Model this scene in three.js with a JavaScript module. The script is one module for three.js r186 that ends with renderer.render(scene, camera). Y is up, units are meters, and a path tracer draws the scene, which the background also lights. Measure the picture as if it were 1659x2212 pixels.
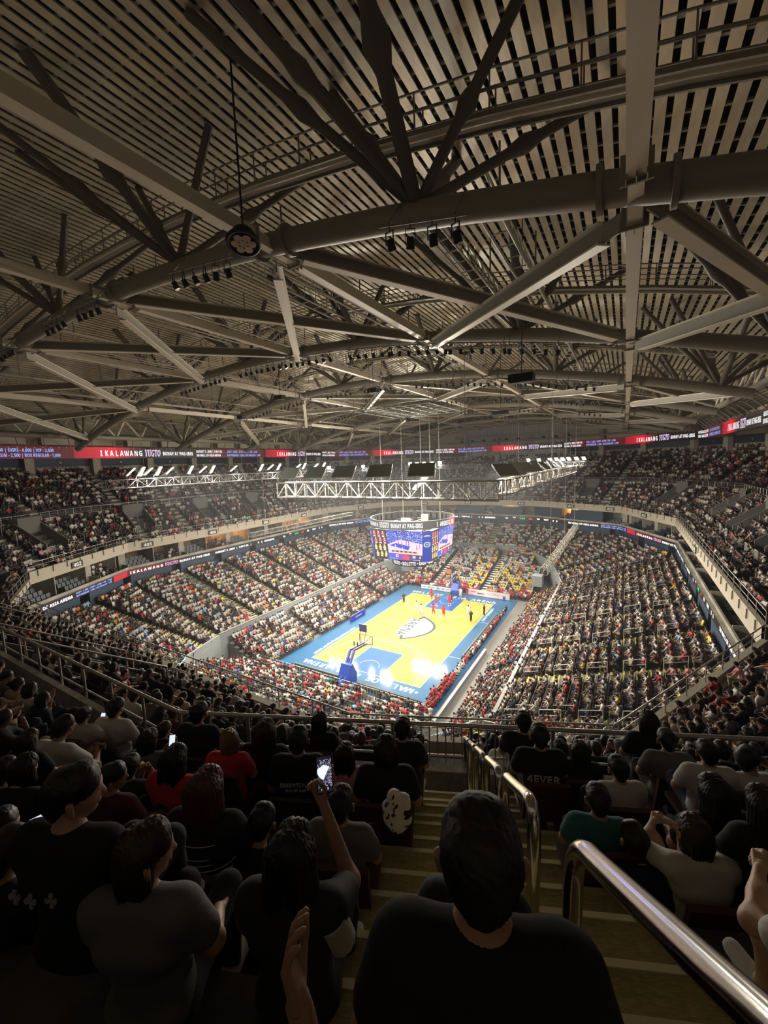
import * as THREE from 'three';
import { mergeGeometries } from 'three/addons/utils/BufferGeometryUtils.js';
import { RectAreaLightUniformsLib } from 'three/addons/lights/RectAreaLightUniformsLib.js';

// ---------------------------------------------------------------- camera, sky, exposure
const scene = new THREE.Scene();
scene.background = new THREE.Color(0x000000);
const EYE = new THREE.Vector3(25.635, 23.911, 50.286), YAW = -0.541, PITCH = -0.119, ROLL = -0.036;
const camera = new THREE.PerspectiveCamera(2 * Math.atan(1106 / 870) * 180 / Math.PI, 1659 / 2212, 0.05, 400);
{
  const F = new THREE.Vector3(Math.sin(YAW) * Math.cos(PITCH), Math.sin(PITCH), -Math.cos(YAW) * Math.cos(PITCH));
  const R = new THREE.Vector3(Math.cos(YAW), 0, Math.sin(YAW)), U = new THREE.Vector3().crossVectors(R, F);
  camera.up.copy(U.multiplyScalar(Math.cos(ROLL)).addScaledVector(R, -Math.sin(ROLL)));
  camera.position.copy(EYE); camera.lookAt(EYE.clone().add(F));
}
const renderer = new THREE.WebGLRenderer({ antialias: true });
renderer.toneMapping = THREE.LinearToneMapping;
renderer.toneMappingExposure = 2.45;
renderer.shadowMap.enabled = true;
RectAreaLightUniformsLib.init();
scene.fog = new THREE.FogExp2(0xf4faff, 0.00062); // thin haze hanging in the hall
const FLOOD_CANDELA = 400, FLOOD_COLOR = 0xfff6e4;

// ---------------------------------------------------------------- helpers
let seed = 20260802;
const rnd = () => { seed |= 0; seed = seed + 0x6D2B79F5 | 0; let t = Math.imul(seed ^ seed >>> 15, 1 | seed); t = t + Math.imul(t ^ t >>> 7, 61 | t) ^ t; return ((t ^ t >>> 14) >>> 0) / 4294967296; };
const rr = (a, b) => a + (b - a) * rnd();
const pick = (a) => a[Math.floor(rnd() * a.length)];
const V3 = (x, y, z) => new THREE.Vector3(x, y, z);
const lerp = THREE.MathUtils.lerp;
const taken = new Map();
function numbered(name) { const k = taken.get(name) ?? 0; taken.set(name, k + 1); return k ? `${name}_${String(k).padStart(3, '0')}` : name; }
const ORD = ['first', 'second', 'third', 'fourth', 'fifth', 'sixth', 'seventh', 'eighth', 'ninth', 'tenth', 'eleventh', 'twelfth', 'thirteenth', 'fourteenth', 'fifteenth', 'sixteenth', 'seventeenth', 'eighteenth', 'nineteenth', 'twentieth', 'twenty-first', 'twenty-second', 'twenty-third', 'twenty-fourth', 'twenty-fifth', 'twenty-sixth', 'twenty-seventh', 'twenty-eighth', 'twenty-ninth', 'thirtieth', 'thirty-first', 'thirty-second', 'thirty-third', 'thirty-fourth', 'thirty-fifth', 'thirty-sixth', 'thirty-seventh', 'thirty-eighth', 'thirty-ninth', 'fortieth', 'forty-first', 'forty-second', 'forty-third', 'forty-fourth', 'forty-fifth', 'forty-sixth', 'forty-seventh', 'forty-eighth', 'forty-ninth', 'fiftieth'];
const ord = (k) => ORD[k] ?? `number ${k + 1}`;
function tag(o, label, category, group, kind) { if (label) o.userData.label = label; if (category) o.userData.category = category; if (group) o.userData.group = group; if (kind) o.userData.kind = kind; return o; }
function shade(o) { o.castShadow = true; o.receiveShadow = true; return o; }
function thing(name, label, category, pos = [0, 0, 0], turn = 0, group, kind) {
  const o = new THREE.Group(); o.name = numbered(name); o.position.set(...pos); o.rotation.y = turn; scene.add(o); return tag(o, label, category, group, kind);
}
function mesh(name, geo, mat, parent) {
  const m = shade(new THREE.Mesh(geo, mat)); m.name = parent ? name : numbered(name); (parent ?? scene).add(m); return m;
}
const struct = (name, geo, mat, label) => tag(mesh(name, geo, mat), label, undefined, undefined, 'structure');
class MB {
  constructor() { this.p = []; this.n = []; this.u = []; this.i = []; }
  vert(p, n, u = 0, v = 0) { this.p.push(p.x, p.y, p.z); this.n.push(n.x, n.y, n.z); this.u.push(u, v); return this.p.length / 3 - 1; }
  quad(a, b, c, d, uv) {
    const n = new THREE.Vector3().crossVectors(b.clone().sub(a), d.clone().sub(a)); if (n.lengthSq() < 1e-14) n.crossVectors(c.clone().sub(b), d.clone().sub(b)); n.normalize();
    const w = a.distanceTo(b), h = a.distanceTo(d), q = uv ?? [[0, 0], [w, 0], [w, h], [0, h]];
    const k = [a, b, c, d].map((p, j) => this.vert(p, n, q[j][0], q[j][1]));
    this.i.push(k[0], k[1], k[2], k[0], k[2], k[3]); return this;
  }
  // box from a centre and three half axes
  obox(c, x, y, z) {
    const P = (a, b, d) => c.clone().addScaledVector(x, a).addScaledVector(y, b).addScaledVector(z, d);
    this.quad(P(-1, -1, 1), P(1, -1, 1), P(1, 1, 1), P(-1, 1, 1)); this.quad(P(1, -1, -1), P(-1, -1, -1), P(-1, 1, -1), P(1, 1, -1));
    this.quad(P(1, -1, 1), P(1, -1, -1), P(1, 1, -1), P(1, 1, 1)); this.quad(P(-1, -1, -1), P(-1, -1, 1), P(-1, 1, 1), P(-1, 1, -1));
    this.quad(P(-1, 1, 1), P(1, 1, 1), P(1, 1, -1), P(-1, 1, -1)); this.quad(P(-1, -1, -1), P(1, -1, -1), P(1, -1, 1), P(-1, -1, 1)); return this;
  }
  box(cx, cy, cz, sx, sy, sz, ry = 0) { const c = Math.cos(ry), s = Math.sin(ry); return this.obox(V3(cx, cy, cz), V3(c * sx / 2, 0, -s * sx / 2), V3(0, sy / 2, 0), V3(s * sz / 2, 0, c * sz / 2)); }
  // rectangular bar between two points, w across, h upwards
  bar(a, b, w, h) {
    const d = b.clone().sub(a), L = d.length(); d.normalize(); let s = new THREE.Vector3().crossVectors(Math.abs(d.y) > 0.98 ? V3(1, 0, 0) : V3(0, 1, 0), d).normalize(); const t = new THREE.Vector3().crossVectors(d, s);
    return this.obox(a.clone().add(b).multiplyScalar(0.5), s.multiplyScalar(w / 2), t.multiplyScalar(h / 2), d.multiplyScalar(L / 2));
  }
  tube(a, b, r0, r1 = r0, seg = 8, caps = true) {
    const d = b.clone().sub(a).normalize(), s = new THREE.Vector3().crossVectors(Math.abs(d.y) > 0.95 ? V3(1, 0, 0) : V3(0, 1, 0), d).normalize(), t = new THREE.Vector3().crossVectors(d, s), base = this.p.length / 3, L = a.distanceTo(b);
    for (let k = 0; k <= seg; k++) { const q = k / seg * Math.PI * 2, n = s.clone().multiplyScalar(Math.cos(q)).addScaledVector(t, Math.sin(q)); this.vert(a.clone().addScaledVector(n, r0), n, k / seg, 0); this.vert(b.clone().addScaledVector(n, r1), n, k / seg, L); }
    for (let k = 0; k < seg; k++) { const q = base + 2 * k; this.i.push(q, q + 2, q + 1, q + 1, q + 2, q + 3); }
    if (caps) for (const [c, r, e] of [[a, r0, -1], [b, r1, 1]]) {
      const n = d.clone().multiplyScalar(e), m = this.vert(c, n), st = this.p.length / 3;
      for (let k = 0; k <= seg; k++) { const q = k / seg * Math.PI * 2; this.vert(c.clone().addScaledVector(s, Math.cos(q) * r).addScaledVector(t, Math.sin(q) * r), n); }
      for (let k = 0; k < seg; k++) e > 0 ? this.i.push(m, st + k, st + k + 1) : this.i.push(m, st + k + 1, st + k);
    }
    return this;
  }
  path(pts, r, seg = 8) { for (let k = 0; k + 1 < pts.length; k++) this.tube(pts[k], pts[k + 1], r, r, seg, k === 0 || k + 2 === pts.length); return this; }
  geo() {
    const g = new THREE.BufferGeometry(); g.setAttribute('position', new THREE.Float32BufferAttribute(this.p, 3)); g.setAttribute('normal', new THREE.Float32BufferAttribute(this.n, 3)); g.setAttribute('uv', new THREE.Float32BufferAttribute(this.u, 2)); g.setIndex(this.i); return g;
  }
  to(name, mat, parent) { return mesh(name, this.geo(), mat, parent); }
}
const UNIT = new MB().box(0, 0, 0, 1, 1, 1).geo();
const unitTube = new MB().tube(V3(0, 0, -0.5), V3(0, 0, 0.5), 1, 1, 8).geo();
function boxMesh(name, c, s, mat, parent, ry = 0) { const m = mesh(name, UNIT, mat, parent); m.position.set(...c); m.scale.set(...s); m.rotation.y = ry; return m; }
// shared-geometry bar or tube between two points
function span(name, a, b, w, h, mat, parent, geo = UNIT) {
  const m = mesh(name, geo, mat, parent), d = b.clone().sub(a), L = d.length(); d.normalize();
  const s = new THREE.Vector3().crossVectors(Math.abs(d.y) > 0.98 ? V3(1, 0, 0) : V3(0, 1, 0), d).normalize(), t = new THREE.Vector3().crossVectors(d, s);
  m.quaternion.setFromRotationMatrix(new THREE.Matrix4().makeBasis(s, t, d)); m.position.copy(a).add(b).multiplyScalar(0.5); m.scale.set(w, h, L); return m;
}
const pipe = (name, a, b, r, mat, parent) => span(name, a, b, r, r, mat, parent, unitTube);

// ---------------------------------------------------------------- materials
const lin = (r, g, b) => new THREE.Color().setRGB(r, g, b);
const std = (c, roughness = 0.8, metalness = 0, extra = {}) => new THREE.MeshStandardMaterial({ color: c, roughness, metalness, ...extra });
function noiseTex(size, fn, srgb = true) {
  const d = new Uint8Array(size * size * 4);
  for (let y = 0; y < size; y++) for (let x = 0; x < size; x++) { const [r, g, b] = fn(x / size, y / size); const o = (y * size + x) * 4; d[o] = r; d[o + 1] = g; d[o + 2] = b; d[o + 3] = 255; }
  const t = new THREE.DataTexture(d, size, size); t.wrapS = t.wrapT = THREE.RepeatWrapping; t.magFilter = THREE.LinearFilter; if (srgb) t.colorSpace = THREE.SRGBColorSpace; t.needsUpdate = true; return t;
}
const grid = (n) => { const a = Array.from({ length: n * n }, rnd); return (u, v) => { const x = u * n, y = v * n, i = Math.floor(x), j = Math.floor(y), f = x - i, g = y - j, s = f * f * (3 - 2 * f), t = g * g * (3 - 2 * g), at = (p, q) => a[((q % n) + n) % n * n + ((p % n) + n) % n]; return lerp(lerp(at(i, j), at(i + 1, j), s), lerp(at(i, j + 1), at(i + 1, j + 1), s), t); }; };
const n4 = grid(4), n16 = grid(16), n64 = grid(64);
const mottled = (r, g, b, amp) => noiseTex(256, (u, v) => { const k = 1 + amp * (n4(u, v) * 0.4 + n16(u, v) * 0.4 + n64(u, v) * 0.5 - 0.65); return [r * k, g * k, b * k].map((x) => Math.max(0, Math.min(255, x))); });
const concreteTex = mottled(158, 154, 142, 0.35), metalTex = mottled(226, 220, 203, 0.16), darkTex = mottled(70, 67, 64, 0.4);
for (const t of [concreteTex, darkTex]) t.repeat.set(0.25, 0.25);
metalTex.repeat.set(0.15, 0.06);
const M = {
  concrete: std(0xffffff, 0.9, 0, { map: concreteTex }), stand: std(0xffffff, 0.92, 0, { map: darkTex }), floor: std(lin(0.09, 0.085, 0.08), 0.6),
  vomitory: std(lin(0.13, 0.13, 0.12), 0.9), greyWall: std(lin(0.27, 0.30, 0.31), 0.7), beige: std(lin(0.42, 0.38, 0.30), 0.85), navy: std(lin(0.012, 0.02, 0.045), 0.6), navyPanel: std(lin(0.02, 0.04, 0.075), 0.6), dark: std(lin(0.012, 0.012, 0.013), 0.7), black: std(lin(0.006, 0.006, 0.006), 0.55),
  ladder: std(lin(0.66, 0.64, 0.58), 0.45), strut: std(lin(0.13, 0.115, 0.095), 0.55), steel: std(lin(0.25, 0.23, 0.19), 0.5), steelLight: std(lin(0.68, 0.63, 0.51), 0.45), panel: std(0xffffff, 0.5, 0.15, { map: metalTex }), deckDark: std(lin(0.012, 0.011, 0.01), 0.9), purlin: std(lin(0.42, 0.40, 0.35), 0.7),
  alu: std(lin(0.22, 0.22, 0.21), 0.45, 0.1), chrome: std(lin(0.62, 0.60, 0.57), 0.16, 1), rail: std(lin(0.42, 0.40, 0.37), 0.32, 0.85), galv: std(lin(0.5, 0.49, 0.46), 0.45, 0.3),
  nosing: std(lin(0.55, 0.52, 0.12), 0.7), wood: std(lin(0.3, 0.17, 0.08), 0.6), seatRed: std(lin(0.045, 0.008, 0.012), 0.5), seatBlue: std(lin(0.010, 0.022, 0.042), 0.45),
  white: std(lin(0.75, 0.75, 0.73), 0.7), royal: std(lin(0.02, 0.06, 0.42), 0.5), warmWall: std(lin(0.38, 0.25, 0.13), 0.8), glass: new THREE.MeshPhysicalMaterial({ color: 0xffffff, roughness: 0.02, transmission: 1, thickness: 0 }),
};
const canvasTex = (w, h, draw, srgb = true) => { const c = document.createElement('canvas'); c.width = w; c.height = h; const x = c.getContext('2d'); draw(x, w, h); const t = new THREE.CanvasTexture(c); if (srgb) t.colorSpace = THREE.SRGBColorSpace; t.wrapS = t.wrapT = THREE.RepeatWrapping; return t; };
const glow = (t, k) => new THREE.MeshStandardMaterial({ color: 0x050505, roughness: 0.5, emissive: 0xffffff, emissiveMap: t, emissiveIntensity: k });
const glowPlain = (c, k) => new THREE.MeshStandardMaterial({ color: 0x050505, roughness: 0.5, emissive: c, emissiveIntensity: k });
// ---------------------------------------------------------------- plan of the bowl (clockwise seen from above, so that writing reads from the inside)
const P2 = (x, z) => new THREE.Vector2(x, z);
const OUT = [[32.3, 22], [25.5, 35.08], [17, 38.8], [-17, 38.8], [-25, 35], [-32.3, 22], [-32.3, -22], [-25, -36.5], [-9, -44.5], [9, -44.5], [25, -36.5], [32.3, -22]].map((a) => P2(...a));
const INN = [[17, 20, 2.85], [14, 26, 3.6], [10, 30, 4.5], [-10, 30, 4.5], [-14, 26, 3.6], [-17, 20, 2.85], [-17, -20, 2.85], [-14, -30, 3.6], [-8, -37, 4.5], [8, -37, 4.5], [14, -30, 3.6], [17, -20, 2.85]];
const NF = OUT.length;
const outward = (a, b) => { const d = b.clone().sub(a).normalize(); return P2(d.y, -d.x); };
function offsetPlan(list, o) {
  const n = list.length, lines = list.map((a, k) => { const b = list[(k + 1) % n], w = outward(a, b); return { p: a.clone().addScaledVector(w, o), d: b.clone().sub(a).normalize() }; });
  return list.map((_, k) => { const l = lines[(k + n - 1) % n], m = lines[k], c = l.d.x * m.d.y - l.d.y * m.d.x, q = m.p.clone().sub(l.p), t = (q.x * m.d.y - q.y * m.d.x) / c; return l.p.clone().addScaledVector(l.d, t); });
}
const at3 = (p, y) => V3(p.x, y, p.y);
const UP_SLOPE = 0.66, ROWRUN = 0.8, EYE_FLOOR = 22.4;
const NIN = outward(OUT[1], OUT[2]), TRIGHT = P2(NIN.y, -NIN.x), EYE_OFF = P2(EYE.x - OUT[1].x, EYE.z - OUT[1].y).dot(NIN);
const local = (D, s, y) => V3(EYE.x - NIN.x * D + TRIGHT.x * s, y, EYE.z - NIN.y * D + TRIGHT.y * s); // D metres towards the court, s metres to the right of the camera
const FACETS = ['near right corner', 'near right end', 'near end', 'near left end', 'near left corner', 'left side', 'far left corner', 'far left end', 'far end', 'far right end', 'far right corner', 'right side'];
// facet k runs from OUT[k] to OUT[k+1]; facet 1 is the camera's own block

// ---------------------------------------------------------------- floor and court
{
  const g = new MB().box(0, -0.2, 0, 72, 0.4, 96); tag(g.to('floor', M.floor), 'dark concrete arena floor around the court', undefined, undefined, 'structure');
  const W = 21.4, L = 35, S = 56, w = Math.round(W * S), h = Math.round(L * S);
  const t = canvasTex(w, h, (x) => {
    const m = (v) => v * S, CX = w / 2, CY = h / 2;
    x.fillStyle = '#15466a'; x.fillRect(0, 0, w, h);
    const y0 = CY - m(14), x0 = CX - m(7.5);
    // maple boards lengthwise, in staggered lengths
    for (let i = 0; i < 15 * 9; i++) { let y = -rr(0, 1.6); while (y < 28) { const l = rr(0.8, 2.2), k = rr(-1, 1); x.fillStyle = `rgb(${164 + k * 10 | 0},${122 + k * 13 | 0},${44 + k * 9 | 0})`; const a = Math.max(0, y), b = Math.min(28, y + l); x.fillRect(x0 + m(i / 9), y0 + m(a), m(1 / 9) + 1, m(b - a)); y += l; } }
    x.fillStyle = '#0b4078'; for (const s of [-1, 1]) x.fillRect(CX - m(2.45), s < 0 ? y0 : CY + m(8.2), m(4.9), m(5.8));
    x.strokeStyle = '#a2a098'; x.lineWidth = m(0.07); x.strokeRect(x0, y0, m(15), m(28));
    x.beginPath(); x.moveTo(x0, CY); x.lineTo(x0 + m(15), CY); x.stroke();
    x.lineWidth = m(0.06);
    for (const s of [-1, 1]) {
      const by = CY + s * m(14), hy = CY + s * m(14 - 1.575);
      x.strokeRect(CX - m(2.45), s < 0 ? by : by - m(5.8), m(4.9), m(5.8));
      x.beginPath(); x.arc(CX, by - s * m(5.8), m(1.8), s > 0 ? Math.PI : 0, s > 0 ? 2 * Math.PI : Math.PI); x.stroke();
      x.beginPath(); x.arc(CX, hy, m(1.25), s > 0 ? Math.PI : 0, s > 0 ? 2 * Math.PI : Math.PI); x.stroke();
      for (const R of [6.75, 7.25]) { const lx = R === 6.75 ? 6.6 : 7.0, a = Math.asin(Math.sqrt(R * R - lx * lx) / R); x.beginPath(); x.moveTo(CX - m(lx), by); x.lineTo(CX - m(lx), hy - s * m(R * Math.sin(a))); if (s > 0) x.arc(CX, hy, m(R), Math.PI + a, 2 * Math.PI - a); else { x.arc(CX, hy, m(R), Math.PI - a, a, true); } x.lineTo(CX + m(lx), by); x.stroke(); }
    }
    // centre mark: a leaf shape with the word ARENA
    x.save(); x.translate(CX, CY); x.rotate(Math.PI / 2 - 0.05);
    x.beginPath(); x.moveTo(-m(4.3), m(0.35)); x.quadraticCurveTo(-m(2.2), -m(3.1), m(0.2), -m(2.75)); x.quadraticCurveTo(m(2.6), -m(2.4), m(4.3), m(0.35)); x.lineTo(m(3.3), m(0.9)); x.lineTo(m(3.3), m(1.9)); x.lineTo(-m(3.3), m(1.9)); x.lineTo(-m(3.3), m(0.9)); x.closePath(); x.fillStyle = '#a2a098'; x.fill();
    x.beginPath(); x.moveTo(-m(3.1), m(0.7)); x.lineTo(-m(4.2), m(0.3)); x.quadraticCurveTo(-m(2.2), -m(3.0), m(0.2), -m(2.65)); x.quadraticCurveTo(m(2.6), -m(2.3), m(4.2), m(0.3)); x.lineTo(m(3.1), m(0.7)); x.lineWidth = m(0.4); x.strokeStyle = '#10262c'; x.stroke();
    x.fillStyle = '#10262c'; x.font = `bold ${m(2.0)}px sans-serif`; x.textAlign = 'center'; x.fillText('ARENA', 0, m(1.75), m(6.6)); x.font = `bold ${m(0.5)}px sans-serif`; x.fillStyle = '#7a5a32'; x.fillText('MALL OF ASIA', 0, -m(0.55), m(4.4)); x.restore();
    // lettering on the blue border
    x.fillStyle = '#a2a098'; x.textAlign = 'center'; x.textBaseline = 'middle'; x.font = `bold ${m(1.25)}px sans-serif`;
    const spaced = (str, wide) => { const n = str.length; [...str].forEach((c, i) => x.fillText(c, (i - (n - 1) / 2) * wide, 0)); };
    x.save(); x.translate(CX, CY - m(14.95)); spaced('MALL OF ASIA ARENA', m(0.86)); x.restore();
    x.save(); x.translate(CX, CY + m(14.95)); x.rotate(Math.PI); spaced('\u2022MALL OF ASIA ARENA', m(0.84)); x.restore();
    x.font = `bold ${m(0.7)}px sans-serif`;
    x.save(); x.translate(CX - m(8.0), CY + m(8.4)); x.rotate(-Math.PI / 2); x.fillText('www.mallofasia-arena.com', 0, 0, m(10.5)); x.restore();
    x.save(); x.translate(CX + m(8.0), CY - m(9.4)); x.rotate(Math.PI / 2); x.fillText('mallofasia-arena', 0, 0, m(6)); x.restore();
    x.fillStyle = '#a2a098'; for (const z of [-6, 6]) x.fillRect(CX + m(7.5), CY + m(z), m(2.2), m(0.07));
  });
  const cm = new THREE.MeshPhysicalMaterial({ map: t, roughness: 0.6, specularIntensity: 0.4, clearcoat: 0.35, clearcoatRoughness: 0.06 });
  const c = new MB(); c.box(0, 0.03, 0, W, 0.06, L); const k = 4; // top face gets the print
  const top = new MB().quad(V3(-W / 2, 0.062, L / 2), V3(W / 2, 0.062, L / 2), V3(W / 2, 0.062, -L / 2), V3(-W / 2, 0.062, -L / 2), [[0, 0], [1, 0], [1, 1], [0, 1]]);
  const court = thing('floor_court', 'maple basketball court with blue keys and blue border', undefined, [0, 0, 0], 0, undefined, 'structure');
  c.to('court_slab', M.royal, court); top.to('court_surface', cm, court);
}

// ---------------------------------------------------------------- lower bowl
const seats = []; // {x,y,z,dx,dz,zone,facet,row,idx}
const aisles = []; // lower aisles {facet, a, b, n}
const LOWBACK = 8.3;
const AISLES = [[0.0, 0.5, 1], [0.33, 0.66], [0, 0.5, 1], [0.33, 0.66], [0, 0.5, 1], [0, 0.165, 0.33, 0.5, 0.665, 0.83, 1], [0, 0.5, 1], [0.33, 0.66], [0, 0.5, 1], [0.33, 0.66], [0, 0.5, 1], [0, 0.165, 0.33, 0.5, 0.665, 0.83, 1]];
{
  const lower = thing('lower_stand', 'stepped concrete of the lower stand', undefined, [0, 0, 0], 0, undefined, 'structure');
  for (let f = 0; f < NF; f++) {
    const g = new MB(), A = OUT[f], B = OUT[(f + 1) % NF], i = INN[f], j = INN[(f + 1) % NF], a = P2(i[0], i[1]), b = P2(j[0], j[1]);
    const run = a.clone().add(b).distanceTo(A.clone().add(B)) / 2, N = Math.max(8, Math.round(run / 0.88)), ow = outward(A, B);
    const pt = (s, d) => { const p = a.clone().lerp(b, s), q = A.clone().lerp(B, s); return p.lerp(q, d); }, hy = (s, k) => lerp(lerp(i[2], j[2], s), LOWBACK, k / N);
    for (let k = 0; k < N; k++) {
      const p0 = pt(0, k / N), p1 = pt(1, k / N), q0 = pt(0, (k + 1) / N), q1 = pt(1, (k + 1) / N), y0 = hy(0, k), y1 = hy(1, k), z0 = hy(0, k + 1), z1 = hy(1, k + 1);
      g.quad(at3(p1, y1), at3(p0, y0), at3(q0, y0), at3(q1, y1)); g.quad(at3(q1, y1), at3(q0, y0), at3(q0, z0), at3(q1, z1));
      const c0 = pt(0, (k + 0.62) / N), c1 = pt(1, (k + 0.62) / N), len = c0.distanceTo(c1), gap = AISLES[f].map((s) => s * len);
      let idx = 0;
      for (let d = 0.35; d < len - 0.2; d += 0.5) {
        if (gap.some((s) => Math.abs(d - s) < (s === 0 || s === len ? 0.75 : 0.85))) continue;
        const s = d / len, p = c0.clone().lerp(c1, s); seats.push({ x: p.x, y: lerp(y0, y1, s), z: p.y, dx: -ow.x, dz: -ow.y, zone: 'low', f, k, idx: idx++ });
      }
    }
    g.to('tread_block', M.stand, lower);
    for (const s of AISLES[f]) aisles.push({ f, s, N, pt, hy, ow });
  }
  // front wall of the lower stand
  const wall = thing('wall_lower_stand', 'pale grey front wall round the lower stand', undefined, [0, 0, 0], 0, undefined, 'structure');
  for (let f = 0; f < NF; f++) {
    const i = INN[f], j = INN[(f + 1) % NF], a = P2(i[0], i[1]), b = P2(j[0], j[1]), w = outward(a, b), g = new MB(), t = 0.18, h = 0.75;
    const a2 = a.clone().addScaledVector(w, t), b2 = b.clone().addScaledVector(w, t);
    const corner = f === 1 || f === 3 || f === 7 || f === 9;
    g.quad(at3(b, corner ? 2.2 : 0), at3(a, corner ? 2.2 : 0), at3(a, i[2] + h), at3(b, j[2] + h)); g.quad(at3(a2, i[2] - 0.3), at3(b2, j[2] - 0.3), at3(b2, j[2] + h), at3(a2, i[2] + h)); g.quad(at3(b, j[2] + h), at3(a, i[2] + h), at3(a2, i[2] + h), at3(b2, j[2] + h));
    g.to('wall_panel', M.greyWall, wall);
    if (corner) { const d = new MB(); d.quad(at3(b2, 0), at3(a2, 0), at3(a2, 2.2), at3(b2, 2.2)); d.to('doorway', M.dark, wall); }
  }
  // numbers on the front wall
  const num = (str) => glowFree(str);
  function glowFree(str) { return std(0xffffff, 0.7, 0, { map: canvasTex(128, 64, (x, w, h) => { x.fillStyle = '#8f9698'; x.fillRect(0, 0, w, h); x.fillStyle = '#14203c'; x.font = 'bold 52px sans-serif'; x.textAlign = 'center'; x.textBaseline = 'middle'; x.fillText(str, w / 2, h / 2); }) }); }
  for (const [f, s, str] of [[5, 0.25, '106'], [5, 0.62, '107'], [8, 0.2, '111'], [8, 0.8, '112'], [11, 0.5, '118']]) {
    const i = INN[f], j = INN[(f + 1) % NF], a = P2(i[0], i[1]), b = P2(j[0], j[1]), w = outward(a, b), p = a.clone().lerp(b, s).addScaledVector(w, -0.03), d = b.clone().sub(a).normalize(), y = lerp(i[2], j[2], s) + 0.25;
    const l = p.clone().addScaledVector(d, -0.75), r = p.clone().addScaledVector(d, 0.75), l2 = l.clone().addScaledVector(w, 0.03), r2 = r.clone().addScaledVector(w, 0.03), g = new MB(); g.quad(at3(l, y - 0.36), at3(r, y - 0.36), at3(r, y + 0.36), at3(l, y + 0.36), [[0, 0], [1, 0], [1, 1], [0, 1]]); g.quad(at3(l, y + 0.36), at3(r, y + 0.36), at3(r2, y + 0.36), at3(l2, y + 0.36)); g.quad(at3(r, y - 0.36), at3(r2, y - 0.36), at3(r2, y + 0.36), at3(r, y + 0.36));
    tag(g.to('section_sign', num(str)), `dark-numbered section sign on the grey lower wall, ${FACETS[f]}, ${s < 0.4 ? 'nearer its start' : s < 0.7 ? 'past its middle' : 'close to its end'}`, 'sign');
  }
}
// stairs of the lower stand with yellow edges, and the handrails along them
{
  const stepGeo = UNIT; let n = 0;
  for (const A of aisles) {
    const st = thing('aisle_stair', undefined, undefined, [0, 0, 0], 0, undefined, 'structure'); tag(st, `yellow-edged concrete stair ${ord(n++)} round the lower stand`);
    const ry = Math.atan2(A.ow.x, A.ow.y), edge = A.s === 0 ? 0.55 : A.s === 1 ? -0.55 : 0;
    for (let k = 0; k < A.N; k++) for (let q = 0; q < 2; q++) {
      const dd = (k + q * 0.5 + 0.25) / A.N, p = A.pt(A.s, dd), tx = -A.ow.y, tz = A.ow.x, y = A.hy(A.s, k), rise = A.hy(A.s, k + 1) - y, run = A.pt(A.s, 0).distanceTo(A.pt(A.s, 1)) / A.N;
      const cx = p.x + tx * -edge, cz = p.y + tz * -edge;
      if (q) boxMesh('step', [cx, y + rise * 0.25, cz], [1.6, rise * 0.5, run * 0.5], M.concrete, st, ry);
      boxMesh('nosing', [cx - A.ow.x * run * 0.2, y + (q ? rise * 0.5 : 0) + 0.012, cz - A.ow.y * run * 0.2], [1.6, 0.02, 0.16], M.nosing, st, ry);
    }
    if (A.f >= 2 && A.f <= 4) continue;
    for (let k = 1; k + 2 < A.N; k += 3) {
      const r = thing('aisle_handrail', `handrail frame on the ${ord(n - 1)} stair of the lower stand, ${ord(Math.floor(k / 3))} from the front`, 'handrail', [0, 0, 0], 0, 'handrails on the lower stairs');
      const side = 0.8, pt = (d, h) => { const p = A.pt(A.s, d / A.N); return V3(p.x - A.ow.y * -(edge + side), A.hy(A.s, d) + h, p.y + A.ow.x * -(edge + side)); };
      pipe('post', pt(k, -0.1), pt(k, 0.95), 0.03, M.galv, r); pipe('post', pt(k + 1.7, -0.1), pt(k + 1.7, 0.95), 0.03, M.galv, r); pipe('top_rail', pt(k, 0.95), pt(k + 1.7, 0.95), 0.03, M.galv, r); pipe('mid_rail', pt(k, 0.5), pt(k + 1.7, 0.5), 0.025, M.galv, r);
    }
  }
}
// ---------------------------------------------------------------- ribbon wall, suites and fascia
const ribbonA = canvasTex(2048, 64, (x, w, h) => {
  x.fillStyle = '#1a0508'; x.fillRect(0, 0, w, h); const gr = x.createLinearGradient(0, 0, 520, 0); gr.addColorStop(0, '#8e1424'); gr.addColorStop(0.55, '#d3122a'); gr.addColorStop(1, '#2a070c'); x.fillStyle = gr; x.fillRect(0, 0, 520, h); x.fillStyle = '#4a0c16'; x.fillRect(1240, 0, 808, h); x.fillStyle = '#120406'; x.fillRect(520, 0, 720, h);
  x.fillStyle = '#ff8a86'; for (let i = 0; i < 40; i++) x.fillRect(i * 51 + 9, 5, 4, 4);
  x.fillStyle = '#ffffff'; x.textBaseline = 'middle'; x.font = 'bold 46px sans-serif'; [...'IKALAWANG'].forEach((c, i) => { x.textAlign = 'center'; x.fillText(c, 200 + i * 41, 36); });
  x.textAlign = 'left'; x.font = 'italic bold 58px serif'; x.fillStyle = '#f6d8ff'; x.fillText('YUGTO', 562, 34, 150);
  x.fillStyle = '#ffffff'; x.font = 'bold 34px sans-serif'; x.fillText('BUHAY AT PAG-IBIG', 735, 36, 330); x.font = 'bold 25px sans-serif'; x.fillText('AUGUST 2, 2026 | 7:00 P.M.', 1095, 20, 330); x.fillText('SM MALL OF ASIA ARENA', 1095, 47, 330);
  x.fillStyle = '#7fb0ff'; x.font = 'bold 23px sans-serif'; x.fillText('SVIP1 - 5,000 | SVIP2 - 4,000 | VIP - 3,500', 1475, 21, 480); x.fillText('BOX PREMIUM - 2,500 | BOX REGULAR - 1,000', 1475, 47, 480);
});
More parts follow.
